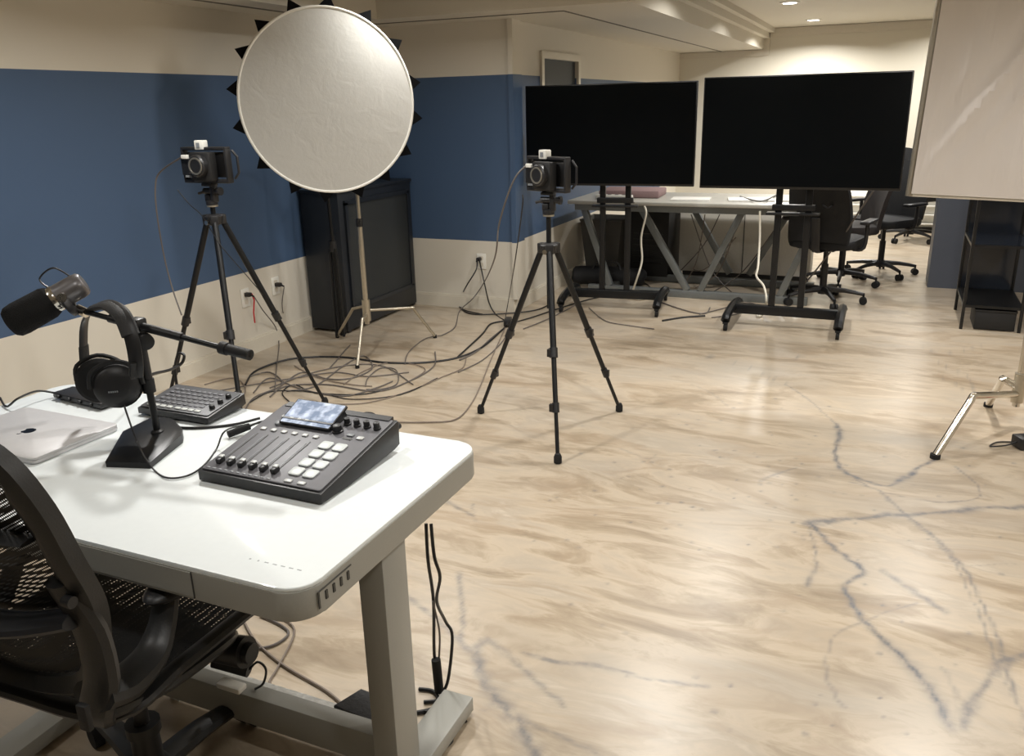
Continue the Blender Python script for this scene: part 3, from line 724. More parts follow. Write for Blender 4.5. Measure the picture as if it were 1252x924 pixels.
# things lying on the pale table
t = tag(MB().box((-1.93, 6.92, .79), (.50, .34, .06), .05, bevel=.012).build('folded_blanket', M['mauve']), 'folded mauve cloth on the left part of the pale table', 'cloth')
for i, (x, y, w_, d_, r_, lab) in enumerate(((-.95, 6.78, .34, .24, .2, 'white paper sheets on the pale table just left of the right screen posts'), (-.55, 6.8, .3, .22, -.15, 'white paper sheets on the pale table between the right screen posts'), (-1.40, 6.72, .3, .21, .1, 'white paper sheets in the middle of the pale table'))):
    tag(MB().box((x, y, .766), (w_, d_, .012), r_).build('paper_stack', M['paper'], smooth=False), lab, 'paper', 'papers on the table')
t = thing('desk_lamp_base', 'small white power strip on the left end of the pale table', 'power strip', (-2.0, 6.62, .76))
t.name = 'table_power_strip'; MB().box((0, 0, .02), (.30, .055, .036), bevel=.006).build('strip_body', M['white'], t)
for k in range(4): MB().prism(rrect(.03, .03, .008), .003, Matrix.Translation((-.1+k*.06, 0, .037))).build('socket', M['slot'], t)

# ================================================================== OFFICE CHAIRS beyond the screens
def office_chair(loc, rz, label, fab=M['chairfab'], arms=True):
    t = thing('office_chair', label, 'chair', loc, rz, 'office chairs beyond the screens')
    MB().cyl((0, 0, .09), (0, 0, .30), .026).cyl((0, 0, .28), (0, 0, .43), .018).build('gas_lift', M['black'], t)
    MB().lathe((0, 0, .07), (0, 0, 1), [(0, .035), (.02, .042), (.06, .034)]).build('hub', M['black'], t)
    for k in range(5):
        a = 2*PI*k/5+.3; d = V((math.cos(a), math.sin(a), 0))
        l = MB().tube([d*.03+V((0, 0, .105)), d*.16+V((0, 0, .10)), d*.29+V((0, 0, .078))], [.024, .018, .013], 8, smooth=2).build('leg', M['black'], t)
        s = d.cross(V((0, 0, 1))); p = d*.295+V((0, 0, .028))
        MB().cyl(p-s*.024, p-s*.006, .028, n=16).cyl(p+s*.006, p+s*.024, .028, n=16).cyl(p+V((0, 0, .01)), p+V((0, 0, .06)), .008).build('caster', M['rubber'], l)
    MB().box((0, 0, .425), (.18, .22, .03), bevel=.006).build('mechanism', M['black'], t)
    MB().prism(rrect(.48, .47, .10), .065, Matrix.Translation((0, .01, .44)), bevel=.022, seg=3).build('seat', fab, t)
    # back shell, slightly curved
    b = MB(); nx_, nz = 10, 10; g0 = {}; g1 = {}
    for i in range(nx_+1):
        for j in range(nz+1):
            u = i/nx_*2-1; v = j/nz; w_ = .23*(1-.12*abs(v-.45)**1.5*2)
            x = u*w_*(1-.10*(max(0, v-.8)/.2)**2); y = -.215-.13*v+.035*u*u+.03*math.sin(v*PI); z = .50+.47*v-.015*u**4
            g0[i, j] = b.bm.verts.new((x, y, z)); g1[i, j] = b.bm.verts.new((x*.97, y-.035, z))
    for i in range(nx_):
        for j in range(nz):
            b.face([g0[i, j], g0[i+1, j], g0[i+1, j+1], g0[i, j+1]]); b.face([g1[i, j], g1[i, j+1], g1[i+1, j+1], g1[i+1, j]])
    for i in range(nx_):
        for j in (0, nz): b.face([g0[i, j], g0[i+1, j], g1[i+1, j], g1[i, j]])
    for j in range(nz):
        for i in (0, nx_): b.face([g0[i, j], g0[i, j+1], g1[i, j+1], g1[i, j]])
    b.build('backrest', fab, t)
    MB().tube([(0, -.05, .42), (0, -.24, .43), (0, -.275, .52), (0, -.31, .68)], .02, 8, smooth=4, flat=(1.6, .6)).build('back_bar', M['black'], t)
    if arms:
        for s in (-1, 1):
            a = MB().tube([(s*.20, -.02, .43), (s*.275, -.02, .45), (s*.285, -.02, .62)], .015, 8, smooth=4).build('armrest', M['black'], t)
            MB().box((s*.285, .01, .635), (.07, .24, .025), bevel=.01).build('arm_pad', M['black'], a)
    return t
oc = office_chair((-.36, 6.74, 0), -.25, 'black office chair nearest the right-hand screen stand, back turned to the camera')
oc2 = dup(oc, (.03, 8.02, 0), PI/2+.9, 'black office chair standing further back between table and blue pillar')
oc3 = dup(oc, (.30, 10.1, 0), -2.4, 'distant black office chair by the far wall, mostly hidden')
oc4 = office_chair((-.27, 7.5, 0), 1.9, 'dark brown office chair tucked between the two black ones', M['brownfab'], False)

# radiator cover on far wall
t = thing('radiator_cover', 'low white slatted cover along the far wall beside the blue pillar', 'radiator cover', (.3, YF-.12, 0))
MB().box((0, .03, .24), (1.6, .10, .40), bevel=.004).build('body', M['white'], t)
for k in range(4): MB().box((0, -.03-.01*(3-k), .09+k*.10), (1.6, .05, .018), bevel=.003).build('slat', M['white'], t)
MB().box((0, .0, .025), (1.6, .12, .05)).build('plinth', M['black2'], t, smooth=False)

# ================================================================== BLACK ETAGERE right
t = thing('shelving_unit', 'narrow black metal shelving unit with smoked glass shelves in front of the blue pillar', 'shelf', (.74, 6.45, 0))
x0, x1, y0, y1 = .565, .905, 6.2, 6.78
for x in (x0, x1):
    for y in (y0, y1): MB().box((x, y, .93), (.020, .020, 1.86), bevel=.002).build('post', M['blackmetal'], t, world=True)
for z in (.16, .56, .96, 1.36, 1.80):
    s = MB().box(((x0+x1)/2, y0, z), (x1-x0, .014, .018)).box(((x0+x1)/2, y1, z), (x1-x0, .014, .018)).box((x0, (y0+y1)/2, z), (.014, y1-y0, .018)).box((x1, (y0+y1)/2, z), (.014, y1-y0, .018)).build('shelf', M['blackmetal'], t, world=True, smooth=False)
    MB().box(((x0+x1)/2, (y0+y1)/2, z+.006), (x1-x0-.016, y1-y0-.016, .008)).build('shelf_board', M['shelfglass'] if z > .3 else M['bezel'], s, world=True, smooth=False)
MB().box(((x0+x1)/2, y1, .98), (x1-x0-.02, .008, 1.62)).build('back_panel', M['shelfglass'], t, world=True, smooth=False)
t = thing('storage_box', 'low black box on the floor beneath the shelving unit', 'box', (.76, 6.36, 0))
MB().box((0, 0, .065), (.24, .30, .12), bevel=.004).build('body', M['black2'], t); MB().box((0, 0, .132), (.25, .31, .014), bevel=.003).build('lid', M['black2'], t)

# ================================================================== HANGING CLOTH PANEL + C-STAND right
def cloth_panel():
    c = GY(1114, 237, 4.15)      # lower left corner
    w, h = 1.25, 1.0; roll = -.033; yaw = -.03
    R = Matrix.Rotation(yaw, 4, 'Z') @ Matrix.Rotation(-roll, 4, 'Y')
    t = thing('backdrop_panel', 'large wrinkled off-white cloth panel stretched on a frame at the right edge', 'backdrop', c)
    t.rotation_euler = R.to_euler()
    MB().box((w/2, .028, h/2), (w-.02, .03, h-.02)).build('cloth_core', M['drape'], t, smooth=False)
    b = MB(); nx_, nz = 60, 44; g = {}
    for i in range(nx_+1):
        for j in range(nz+1):
            u, v = i/nx_, j/nz; e = min(1, 8*min(u, 1-u, v, 1-v))
            q = (u*w)*1.0-(v*h)*.62
            y = .010-e*(.026*math.exp(-((q+.03)/.030)**2)*min(1, v*3)+.018*math.exp(-((q-.09)/.022)**2)*min(1, v*2.5)+.014*math.exp(-((q+.16)/.03)**2)*v+.004*math.sin(q*30+2*v)*v+.004*math.sin(u*23+v*9)+.012)
            g[i, j] = b.bm.verts.new((u*w, y, v*h))
    for i in range(nx_):
        for j in range(nz): b.face([g[i, j], g[i+1, j], g[i+1, j+1], g[i, j+1]])
    b.build('cloth', M['drape'], t)
    b = MB()
    b.tube([(-.008, .03, -.012), (-.008, .03, h)], .016, 10); b.build('side_tube', M['satin'], t)
    MB().tube([(-.008, .03, -.006), (w, .03, -.006)], .008, 8).build('bottom_tube', M['white'], t)
    MB().tube([(w+.008, .03, -.01), (w+.008, .03, h)], .012, 10).build('side_tube', M['satin'], t)
    MB().tube([(-.008, .03, h-.01), (w, .03, h-.01)], .012, 8).build('top_tube', M['satin'], t)
cloth_panel()
hubR = V((.667, 4.30, .20))
t = thing('chrome_stand', 'chrome stand with bent legs at the right edge carrying the cloth panel', 'light stand', (hubR.x, hubR.y, 0))
cstand(t, hubR, [V((.321, 3.789, 0)), G(1208, 497), V((1.15, 4.15, 0))], [G(1190, 484, .235), G(1226, 463, .24), V((.93, 4.22, .24))], 1.98, .0165, M['chrome'])
b = MB(); b.cyl((hubR.x, hubR.y, 1.92), (hubR.x, hubR.y-.10, 1.92), .012); b.box((hubR.x, hubR.y-.02, 1.92), (.05, .05, .05), bevel=.006); b.build('panel_clamp', M['black'], t, world=True)
t = thing('power_adapter', 'black power adapter brick on the floor beside the chrome stand', 'power adapter', (.70, 4.06, 0), .5)
MB().box((0, 0, .028), (.11, .075, .054), bevel=.006).build('body', M['black'], t)
MB().tube([(-.05, 0, .03), (-.11, -.01, .02), (-.16, .02, .006), (-.10, .06, .006), (-.02, .05, .006)], .0035, 6, smooth=5).build('lead', M['cableblack'], t)
t = tag(MB().tube([(.74, 4.26, .01), (.76, 4.24, .045), (.79, 4.20, .05), (.82, 4.15, .03)], .012, 6, smooth=4, flat=(.3, 1)).build('red_strap', M['red']), 'short red strap curling on the floor near the chrome stand', 'strap')

# ================================================================== DESK
DX0, DX1, DY0, DY1, DZ = -2.22, -.824, .965, 1.665, .73
def desk():
    cx, cy = (DX0+DX1)/2, (DY0+DY1)/2; w, d = DX1-DX0, DY1-DY0
    t = thing('standing_desk', 'white glass-topped standing desk with rounded corners and grey lifting legs', 'desk', (cx, cy, 0))
    MB().prism(rrect(w, d, .06, 8), .058, Matrix.Translation((0, 0, DZ-.066)), bevel=.003).build('apron', M['deskgrey'], t)
    MB().prism(rrect(w-.004, d-.004, .059, 8), .0085, Matrix.Translation((0, 0, DZ-.0085)), bevel=.0025, seg=3).build('glass_top', M['glasstop'], t)
    gx = G(238, 690, DZ).x-cx
    dr = MB().box((gx-.32, -d/2-.0002, DZ-.036), (.64, .0025, .050)).build('drawer', M['deskgrey'], t, smooth=False)
    b = MB(); b.box((gx, -d/2-.001, DZ-.036), (.0022, .002, .054)); b.box((gx-.64, -d/2-.001, DZ-.036), (.0022, .002, .054)); b.build('drawer_gap', M['slot'], dr, smooth=False)
    b = MB(); yy = 1.012-cy
    b.box((w/2+.0008, yy-.004, DZ-.036), (.002, .004, .032)); b.box((w/2+.0008, yy+.045, DZ-.020), (.002, .10, .002))
    p = b.build('port_panel', M['slot'], t, smooth=False)
    for k in range(4): MB().box((w/2+.0010, yy+.018+k*.022, DZ-.036), (.002, .006, .017)).build('port', M['slot'], p, smooth=False)
    b = MB(); 
    for k in range(7): 
        q = G(306+k*10, 683+k*2.3, DZ)
        if k < 2: b.cyl((q.x-cx, q.y-cy, DZ-.0002), (q.x-cx, q.y-cy, DZ+.0004), .0022, n=10)
        else: b.box((q.x-cx, q.y-cy, DZ+.0001), (.009, .0022, .0006))
    b.build('touch_marks', M['printgrey'], t, smooth=False)
    for sx in (-1, 1):
        lx = (-.85-.03 if sx > 0 else -1.81)-cx
        ly = 1.295-cy
        l = MB().box((lx-.003, ly, .36), (.062, .092, .60), bevel=.003).build('leg', M['deskgrey'], t)
        MB().box((lx-.003, ly, .64), (.052, .078, .08), bevel=.002).build('inner_leg', M['deskgrey'], l)
        MB().box((lx-.003, ly, .56), (.054, .084, .004)).build('collar_line', M['slot'], l, smooth=False)
        MB().box((lx+.035*sx*0, 1.27-cy, .032), (.085, .64, .042), bevel=.004).build('foot', M['deskgrey'], l)
        b = MB(); b.cyl((lx, 1.0-cy, 0), (lx, 1.0-cy, .014), .022); b.cyl((lx, 1.54-cy, 0), (lx, 1.54-cy, .014), .022); b.build('leveler', M['rubber'], l)
    MB().box((-1.345-cx, 1.295-cy, .115), (.92, .045, .085), bevel=.003).build('cross_beam', M['deskgrey'], t)
    b = MB(); b.box((0, cy-cy, DZ-.078), (w-.16, .10, .03)); b.build('top_beam', M['deskgrey'], t, smooth=False)
desk()
t = thing('cable_tray', 'crinkled white plastic cable tray lying along the back of the desk crossbeam', 'cable tray', (-1.33, 1.38, 0))
MB().box((0, -.02, .085), (.66, .07, .012), bevel=.004).box((0, .012, .07), (.66, .012, .04)).build('tray', M['plasticwrap'], t); MB().box((-.28, -.02, .042), (.03, .05, .084)).box((.28, -.02, .042), (.03, .05, .084)).build('support', M['plasticwrap'], t, smooth=False)
t = thing('power_brick', 'dark grey flat adapter resting on the white tray behind the desk leg', 'power adapter', (-1.035, 1.385, .0), -.1)
b = MB(); b.prism([(-.06, -.035), (.07, -.035), (.07, .045), (-.04, .045)], .028, Matrix.Translation((0, 0, .097)), bevel=.003); b.build('body', M['greybox'], t)
MB().box((0, 0, .048), (.05, .04, .096), bevel=.002).build('mount', M['black2'], t)
t = thing('clip_lamp', 'small black cylindrical lamp clipped under the desk near the chair arm', 'lamp', (-1.40, 1.33, .16))
a0 = G(262, 806, .22); a1 = G(305, 818, .20)
b = MB(); b.cyl(a0, a1, .020, n=20); b.build('body', M['black2'], t, world=True)
MB().tube([a1, a1+V((.02, .01, .02)), G(325, 818, .2), G(322, 835, .18), G(312, 842, .16)], .003, 6, smooth=5).build('lead', M['cableblack'], t, world=True)
b = MB(); b.box(G(283, 838, .19), (.07, .03, .015), bevel=.004); b.build('bracket', M['white'], t, world=True)

# ================================================================== ITEMS ON THE DESK
def mixer():
    # footprint front-left (-1.328,1.264) front-right (-.999,1.25) ; slanted console
    fl, fr = G(243, 588, DZ), G(390, 618, DZ)
    a = math.atan2(fr.y-fl.y, fr.x-fl.x); w = (fr-fl).length+.008; d = .305
    t = thing('podcast_mixer', 'grey audio mixing console with six faders, eight white pads and a tilted screen', 'audio mixer', (fl.x, fl.y, DZ), a)
    h0, h1 = .026, .078
    def Z(y): return h0+(h1-h0)*y/d
    prof = [(0, .004), (.0, h0), (d, h1), (d+.004, h1-.008), (d+.002, .018), (d-.02, .012), (.09, .004)]
    mt = Matrix(((0, 0, 1, 0), (1, 0, 0, 0), (0, 1, 0, 0), (0, 0, 0, 1)))
    MB().prism(prof, w, mt, bevel=.004).build('body', M['black'], t)
    sl = math.atan2(h1-h0, d); RX = Matrix.Rotation(sl, 4, 'X'); SL = d/math.cos(sl)
    T = Matrix.Translation((0, 0, h0)) @ RX          # face coords: x, s (along slope), out
    def fb(x, s, sx, ss, hz, bev=.001, out=0):
        b = MB(); b.prism(rrect(sx, ss, min(.006, min(sx, ss)*.22), 3), hz, T @ Matrix.Translation((x, s, out)), bevel=bev); return b
    fb(w/2, SL/2, w-.014, SL-.014, .004, .0015).build('face_plate', M['mixer'], t)
    b0 = .0042
    for k in range(6):
        x = .036+k*.030
        sl_ = fb(x, .106, .0026, .118, .0009, 0, b0).build('fader_slot', M['slot'], t)
        f = fb(x, .038, .0125, .020, .012, .002, b0).build('fader', M['black'], t)
        fb(x, .044, .0125, .010, .003, .0006, b0+.011).build('fader_cap', M['button'], f)
        fb(x, .186, .014, .011, .003, .001, b0).build('button', M['button'], t)
        fb(x-.006, .108, .0012, .10, .0006, 0, b0).build('level_marks', M['led'], sl_)
    for k in range(11): fb(.022+k*.0165, .013, .009, .004, .0012, .0003, b0).build('button', M['led'], t)
    for i in range(2):
        for j in range(4): fb(.232+i*.037, .052+j*.036, .030, .029, .004, .0015, b0).build('pad', M['pad'], t)
    for i in range(2): fb(.236+i*.034, .0175, .019, .010, .003, .001, b0).build('button', M['button'], t)
    fb(.292, .208, .017, .012, .003, .001, b0).build('button', M['button'], t); fb(.262, .214, .018, .010, .003, .001, b0).build('button', M['led'], t); fb(.262, .200, .024, .008, .001, 0, b0).build('button', M['slot'], t)
    b = MB(); b.lathe((T @ V((.058, .216, b0))), (T.to_3x3() @ V((0, 0, 1))), [(0, .010), (.005, .010), (.006, .008)]); b.build('record_button', M['led'], t)
    fb(.052, .248, .018, .010, .003, .001, b0).build('button', M['button'], t)
    def knob(x, s, r):
        b = MB(); b.lathe(T @ V((x, s, b0)), T.to_3x3() @ V((0, 0, 1)), [(0, r), (.004, r), (.005, r*.82), (.017, r*.78), (.018, r*.6)], 18); return b.build('knob', M['black'], t)
    knob(.222, .222, .013)
    for k in range(4): knob(.226+k*.027, .256, .009)
    # tilted screen
    TS = T @ Matrix.Translation((.062, .212, .006)) @ Matrix.Rotation(.22, 4, 'X')
    sc = MB(); sc.prism(rrect(.144, .086, .004, 3, .072, .043), .007, TS, bevel=.0015); s_ = sc.build('screen', M['black'], t)
    b = MB(); b.prism(rrect(.137, .079, .002, 2, .072, .043), .0005, TS @ Matrix.Translation((0, 0, .007))); b.build('screen_glass', M['display'], s_, smooth=False)
    for i in range(3):
        b = MB(); b.prism(rrect(.010, .008, .002, 2, .026+i*.022, .018), .0004, TS @ Matrix.Translation((0, 0, .0076))); b.build('screen_icon', M['pad'], s_, smooth=False)
    MB().prism([(0, 0), (.142, 0), (.142, .06), (0, .06)], .016, T @ Matrix.Translation((.063, .225, .002))).build('screen_mount', M['black'], t, smooth=False)
    MB().box((w/2, d-.006, h1+.001), (w-.03, .02, .008), rot=Matrix.Rotation(sl, 3, 'X')).build('back_lip', M['black'], t)
    for k in range(5):
        x = .19+k*.028
        MB().cyl((x, d+.002, .045), (x, d+.045, .045), .008, n=12).build('plug', M['black2'], t)
    return t
M['display'] = None
def display():
    m = bpy.data.materials.new('lit_display'); m.use_nodes = True; nt = m.node_tree; b = nt.nodes['Principled BSDF']
    tc = nt.nodes.new('ShaderNodeTexCoord'); n = nt.nodes.new('ShaderNodeTexNoise'); n.inputs['Scale'].default_value = 45; n.inputs['Detail'].default_value = 2
    nt.links.new(tc.outputs['Object'], n.inputs['Vector'])
    r = nt.nodes.new('ShaderNodeValToRGB'); r.color_ramp.elements[0].position = .4; r.color_ramp.elements[0].color = srgb(120, 134, 158); r.color_ramp.elements[1].position = .68; r.color_ramp.elements[1].color = srgb(196, 206, 224)
    nt.links.new(n.outputs['Fac'], r.inputs[0]); nt.links.new(r.outputs[0], b.inputs['Emission Color']); b.inputs['Emission Strength'].default_value = .55
    nt.links.new(r.outputs[0], b.inputs['Base Color'])
    b.inputs['Roughness'].default_value = .12
    return m
M['display'] = display()
mixer()
def small_mixer():
    fl, fr = G(169, 507, DZ), G(262, 522, DZ)
    a = math.atan2(fr.y-fl.y, fr.x-fl.x); w, d = .245, .145
    t = thing('compact_mixer', 'smaller dark grey control deck with a row of pale keys behind the microphone base', 'audio mixer', (fl.x, fl.y, DZ), a)
    h0, h1 = .022, .042; mt = Matrix(((0, 0, 1, 0), (1, 0, 0, 0), (0, 1, 0, 0), (0, 0, 0, 1)))
    MB().prism([(0, .006), (0, h0), (d, h1), (d+.003, .012), (d-.02, .006)], w, mt, bevel=.004).build('body', M['black'], t)
    for x in (.03, w-.03):
        for y in (.02, d-.02): MB().cyl((x, y, 0), (x, y, .007), .009).build('rubber_foot', M['rubber'], t)
    sl = math.atan2(h1-h0, d); SL = d/math.cos(sl); T = Matrix.Translation((0, 0, h0)) @ Matrix.Rotation(sl, 4, 'X')
    def fb(x, s, sx, ss, hz, out=.003): return MB().prism(rrect(sx, ss, min(.005, min(sx, ss)*.22), 3), hz, T @ Matrix.Translation((x, s, out)), bevel=.0006)
    fb(w/2, SL/2, w-.012, SL-.012, .003, 0).build('face_plate', M['mixer2'], t)
    for k in range(8): fb((.030+k*.0225+(.006 if k > 3 else 0)), .020, .018, .011, .0025).build('button', M['button'], t)
    for j in range(5):
        for k in range(9): fb(.034+k*.0195, .042+j*.0185, .013, .009, .0022).build('button', M['mixer'], t)
    for k in range(3): MB().lathe(T @ V((.222, .045+k*.032, .003)), T.to_3x3() @ V((0, 0, 1)), [(0, .008), (.010, .007), (.011, .005)], 14).build('knob', M['black'], t)
small_mixer()
def laptop():
    fr, br = G(45, 566, DZ), G(137, 522, DZ)
    fr = V((-1.743, 1.185, DZ)); a = -.02
    w, d = .36, .243
    t = thing('laptop', 'closed silver laptop lying on the left of the white desk', 'laptop', (fr.x-w/2, fr.y+d/2, DZ), a)
    MB().prism(rrect(w, d, .014, 5), .0085, Matrix.Translation((0, 0, .0015)), bevel=.002).build('base', M['alu'], t)
    for x in (-.14, .14):
        for y in (-.09, .09): MB().cyl((x, y, 0), (x, y, .002), .008).build('rubber_foot', M['rubber'], t)
    lid = MB().prism(rrect(w, d, .014, 5), .0052, Matrix.Translation((0, 0, .0108)), bevel=.002).build('lid', M['alu'], t)
    # fruit-shaped mark, stem towards the hinge side
    R_ = .017; pts = []
    for i in range(72):
        th = 2*PI*i/72; x, y = math.cos(th), math.sin(th)
        r = R_*(1-.10*math.exp(-((th-PI/2)/.25)**2)-.07*math.exp(-((th-1.5*PI)/.2)**2)+.05*abs(math.cos(th)))
        px_, py_ = x*r, y*r*.98
        dx, dy = px_-R_*1.28, py_-.0015
        if math.hypot(dx, dy) < R_*.52:
            s_ = R_*.52/math.hypot(dx, dy); px_, py_ = R_*1.28+dx*s_, .0015+dy*s_
        pts.append((px_, py_))
    Tm = Matrix.Translation((0, 0, .0161)) @ Matrix.Rotation(PI, 4, 'Z')
    b = MB(); b.prism(pts, .0003, Tm)
    leaf = [(0, .019), (.001, .0235), (.0045, .0275), (.008, .0285), (.0075, .0245), (.004, .0205)]
    b.prism(leaf, .0003, Tm); b.build('lid_mark', M['logo'], lid, smooth=False)
laptop()
t = thing('audio_interface', 'flat black audio interface box at the back left of the desk behind the headphones', 'audio interface', (-2.01, 1.555, DZ), -.12)
MB().box((0, 0, .013), (.22, .065, .016), bevel=.003).build('body', M['black'], t)
for x in (-.1, .1): MB().box((x*.8, 0, .0025), (.02, .05, .005)).build('rubber_foot', M['rubber'], t, smooth=False)
for k in range(4): MB().cyl((-.08+k*.05, -.0325, .013), (-.08+k*.05, -.038, .013), .0055, n=12).build('knob', M['black2'], t)

# ---- microphone stand
mb = V((-1.585, 1.355, DZ))
def mic_stand():
    t = thing('microphone_stand', 'black desktop boom microphone stand with a heavy wedge base', 'microphone stand', mb)
    # wedge base drawn in plan from its outline
    P = [G(130, 571, DZ), G(184, 573, DZ), G(224, 541, DZ), G(224, 530, DZ+.01), G(212, 522, DZ), G(190, 519, DZ), G(152, 536, DZ)]
    plan = [(p.x-mb.x, p.y-mb.y) for p in P]
    b = MB(); A = [b.bm.verts.new((x, y, .0)) for x, y in plan]; cxm = sum(x for x, y in plan)/len(plan); cym = sum(y for x, y in plan)/len(plan)
    hs = [.014, .014, .022, .024, .024, .024, .02]
    B = [b.bm.verts.new((x, y, h)) for (x, y), h in zip(plan, hs)]; Cc = [b.bm.verts.new((cxm+(x-cxm)*.82, cym+(y-cym)*.82, h+.007)) for (x, y), h in zip(plan, hs)]
    n = len(plan); b.face(A[::-1]); b.face(Cc)
    for i in range(n): j = (i+1) % n; b.face([A[i], A[j], B[j], B[i]]); b.face([B[i], B[j], Cc[j], Cc[i]])
    b.build('base', M['blackmetal'], t)
    Q = lambda px, py: GY(px, py, 1.395)-mb
    foot = Q(193, 531); top = Q(168, 398)
    MB().lathe(foot+V((0, 0, -.002)), (0, 0, 1), [(0, .017), (.012, .015), (.016, .0105)]).build('base_collar', M['black'], t)
    MB().cyl(foot, foot.lerp(top, .45), .0085).build('lower_pole', M['blackmetal'], t)
    MB().cyl(foot.lerp(top, .40), top, .0125, .0115).build('upper_pole', M['black'], t)
    MB().cyl(foot.lerp(top, .40), foot.lerp(top, .52), .015).build('clutch', M['black2'], t)
    cl = MB().box(top, (.035, .032, .038), bevel=.006).build('swivel', M['black'], t)
    MB().lathe(top+V((.012, -.004, -.03)), (1, -.5, -.1), [(0, .006), (.014, .006), (.014, .020), (.032, .019), (.034, .012)]).build('swivel_knob', M['black2'], cl)
    e0, e1 = Q(100, 380), Q(306, 434)
    MB().cyl(e0, e1, .0068).build('boom_arm', M['blackmetal'], t)
    MB().cyl(e0.lerp(e1, .18), e0.lerp(e1, .62), .0105).build('boom_sleeve', M['black'], t)
    MB().cyl(e0.lerp(e1, .86), e1, .0125).cyl(e0.lerp(e1, .84), e0.lerp(e1, .875), .015).build('counterweight', M['black2'], t)
    MB().cyl(e0-V((.012, 0, -.004)), e0+V((.016, 0, -.004)), .012).build('boom_tip', M['chrome'], t)
    return e0+mb, e1+mb, top+mb
BE0, BE1, BTOP = mic_stand()
def microphone():
    f = GY(10, 397, 1.28); r = GY(104, 345, 1.41)   # grille tip and rear end
    ax = (r-f).normalized(); LL = (r-f).length; m1 = f.lerp(r, .58)
    t = thing('broadcast_microphone', 'grey broadcast microphone with black foam windscreen on the boom above the laptop', 'microphone', m1)
    S = f-m1; rw = .0405; q = LL*.60
    MB().lathe(S, ax, [(0, rw*.45), (.004, rw*.78), (.012, rw*.94), (.03, rw), (q*.85, rw*.96), (q*.96, rw*.84), (q, rw*.6)], 32).build('windscreen', M['foam'], t)
    e = S+ax*(q*.95); lb = LL-q*.95
    MB().lathe(e, ax, [(0, .027), (.004, .0305), (lb-.02, .0305), (lb-.008, .029), (lb-.002, .024), (lb, .014)], 32).build('mic_body', M['gunmetal'], t)
    MB().lathe(e+ax*.001, ax, [(0, .031), (.010, .0325), (.014, .031)], 32).build('body_collar', M['chrome'], t)
    # yoke
    a, b_ = frame_from(ax); k = e+ax*.028; dn = V((0, 0, -1)); sd = ax.cross(dn).normalized(); dn2 = sd.cross(ax).normalized()
    if dn2.z > 0: dn2 = -dn2
    MB().tube([k+sd*.035, k+sd*.037+dn2*.03, k+dn2*.048, k-sd*.037+dn2*.03, k-sd*.035], .0075, 8, smooth=4, flat=(1.6, .7)).build('yoke', M['black'], t)
    for s in (-1, 1): MB().cyl(k+sd*.028*s, k+sd*.046*s, .011).build('yoke_screw', M['chrome'], t)
    tip = BE0-m1
    MB().tube([k+dn2*.044, (k+dn2*.05).lerp(tip, .5), tip], .010, 10, smooth=3).build('mount', M['black'], t)
    MB().tube([e+V((0, 0, .028)), e+V((-.03, 0, .05)), e+V((-.02, 0, .062))+ax*.03, e+ax*.055+V((0, 0, .028))], .0022, 6, smooth=6).build('lead', M['cableblack'], t)
microphone()
def headphones():
    Y0 = 1.385
    c = GY(150, 425, Y0)
    t = thing('studio_headphones', 'black closed-back studio headphones hanging from the microphone boom', 'headphones', c)
    Q = lambda px, py, dy=0: GY(px, py, Y0+dy)-c
    band = [Q(104, 448, .055), Q(102, 420, .055), Q(104, 392, .05), Q(116, 376, .03), Q(133, 373, .0), Q(149, 385, -.03), Q(160, 410, -.045), Q(166, 440, -.05), Q(166, 460, -.05)]
    MB().tube(band, .0125, 10, smooth=5, flat=(.45, 1.35), up=V((.3, -1, 0))).build('headband', M['black'], t)
    pad = band[3:7]; MB().tube(pad, .0155, 10, smooth=5, flat=(.55, 1.35), up=V((.3, -1, 0))).build('headband_pad', M['black2'], t)
    for p, q in ((band[0], band[1]), (band[-1], band[-2])): MB().tube([p, p.lerp(q, .9)], .017, 8, flat=(.4, 1.2), up=V((.3, -1, 0))).build('yoke_slider', M['black2'], t)
    # front cup faces camera-right, rear cup behind it
    n = V((.62, -.75, .12)).normalized()
    for (px, py, dy, nm) in ((143, 472, -.045, 1), (124, 463, .03, -1)):
        o = Q(px, py, dy)
        cup = MB().lathe(o-n*.012*nm, n*nm, [(0, .046), (.004, .052), (.016, .052), (.024, .044), (.028, .024), (.0285, 0)], 28).build('ear_cup', M['black'], t)
        MB().lathe(o-n*.012*nm, -n*nm, [(0, .048), (.003, .056), (.016, .056), (.022, .047), (.014, .028)], 28).build('ear_cushion', M['rubber'], cup)
        s_ = n.cross(V((0, 0, 1))).normalized()
        MB().tube([o+s_*.058+n*.004*nm, o+s_*.050+V((0, 0, .040)), o+V((0, 0, .062)), o-s_*.050+V((0, 0, .040)), o-s_*.058+n*.004*nm], .0055, 8, smooth=4).build('cup_yoke', M['black2'], cup)
    o = Q(143, 472, -.045)+n*.0165; s_ = n.cross(V((0, 0, 1))).normalized(); u_ = s_.cross(n).normalized()
    b = MB()
    for k in range(5):
        q = o-n*.0+(-s_)*(k*.0045-.002)*-1+u_*(-.010); b.box(q, (.003, .0012, .004), rot=Matrix((s_, n, u_)).transposed())
    b.build('cup_marking', M['led'], t, smooth=False)
headphones()
def cable(name, pts, r, m, label, cat='cable', smooth=6, n=6, group=None):
    o = MB().tube(pts, r, n, smooth=smooth).build(name, m)
    return tag(o, label, cat, group)
g = lambda px, py, z=.006: G(px, py, z)
d_ = lambda px, py, z=DZ+.004: G(px, py, z)
cable('headphone_cable', [GY(150, 490, 1.338), GY(160, 520, 1.32), GY(172, 550, 1.27), d_(188, 574), d_(205, 584), d_(230, 581), d_(250, 568), d_(265, 548), GY(275, 527, 1.42), d_(300, 519, DZ+.03)], .0022, M['cableblack'], 'thin black headphone cable looping down onto the white desk top')
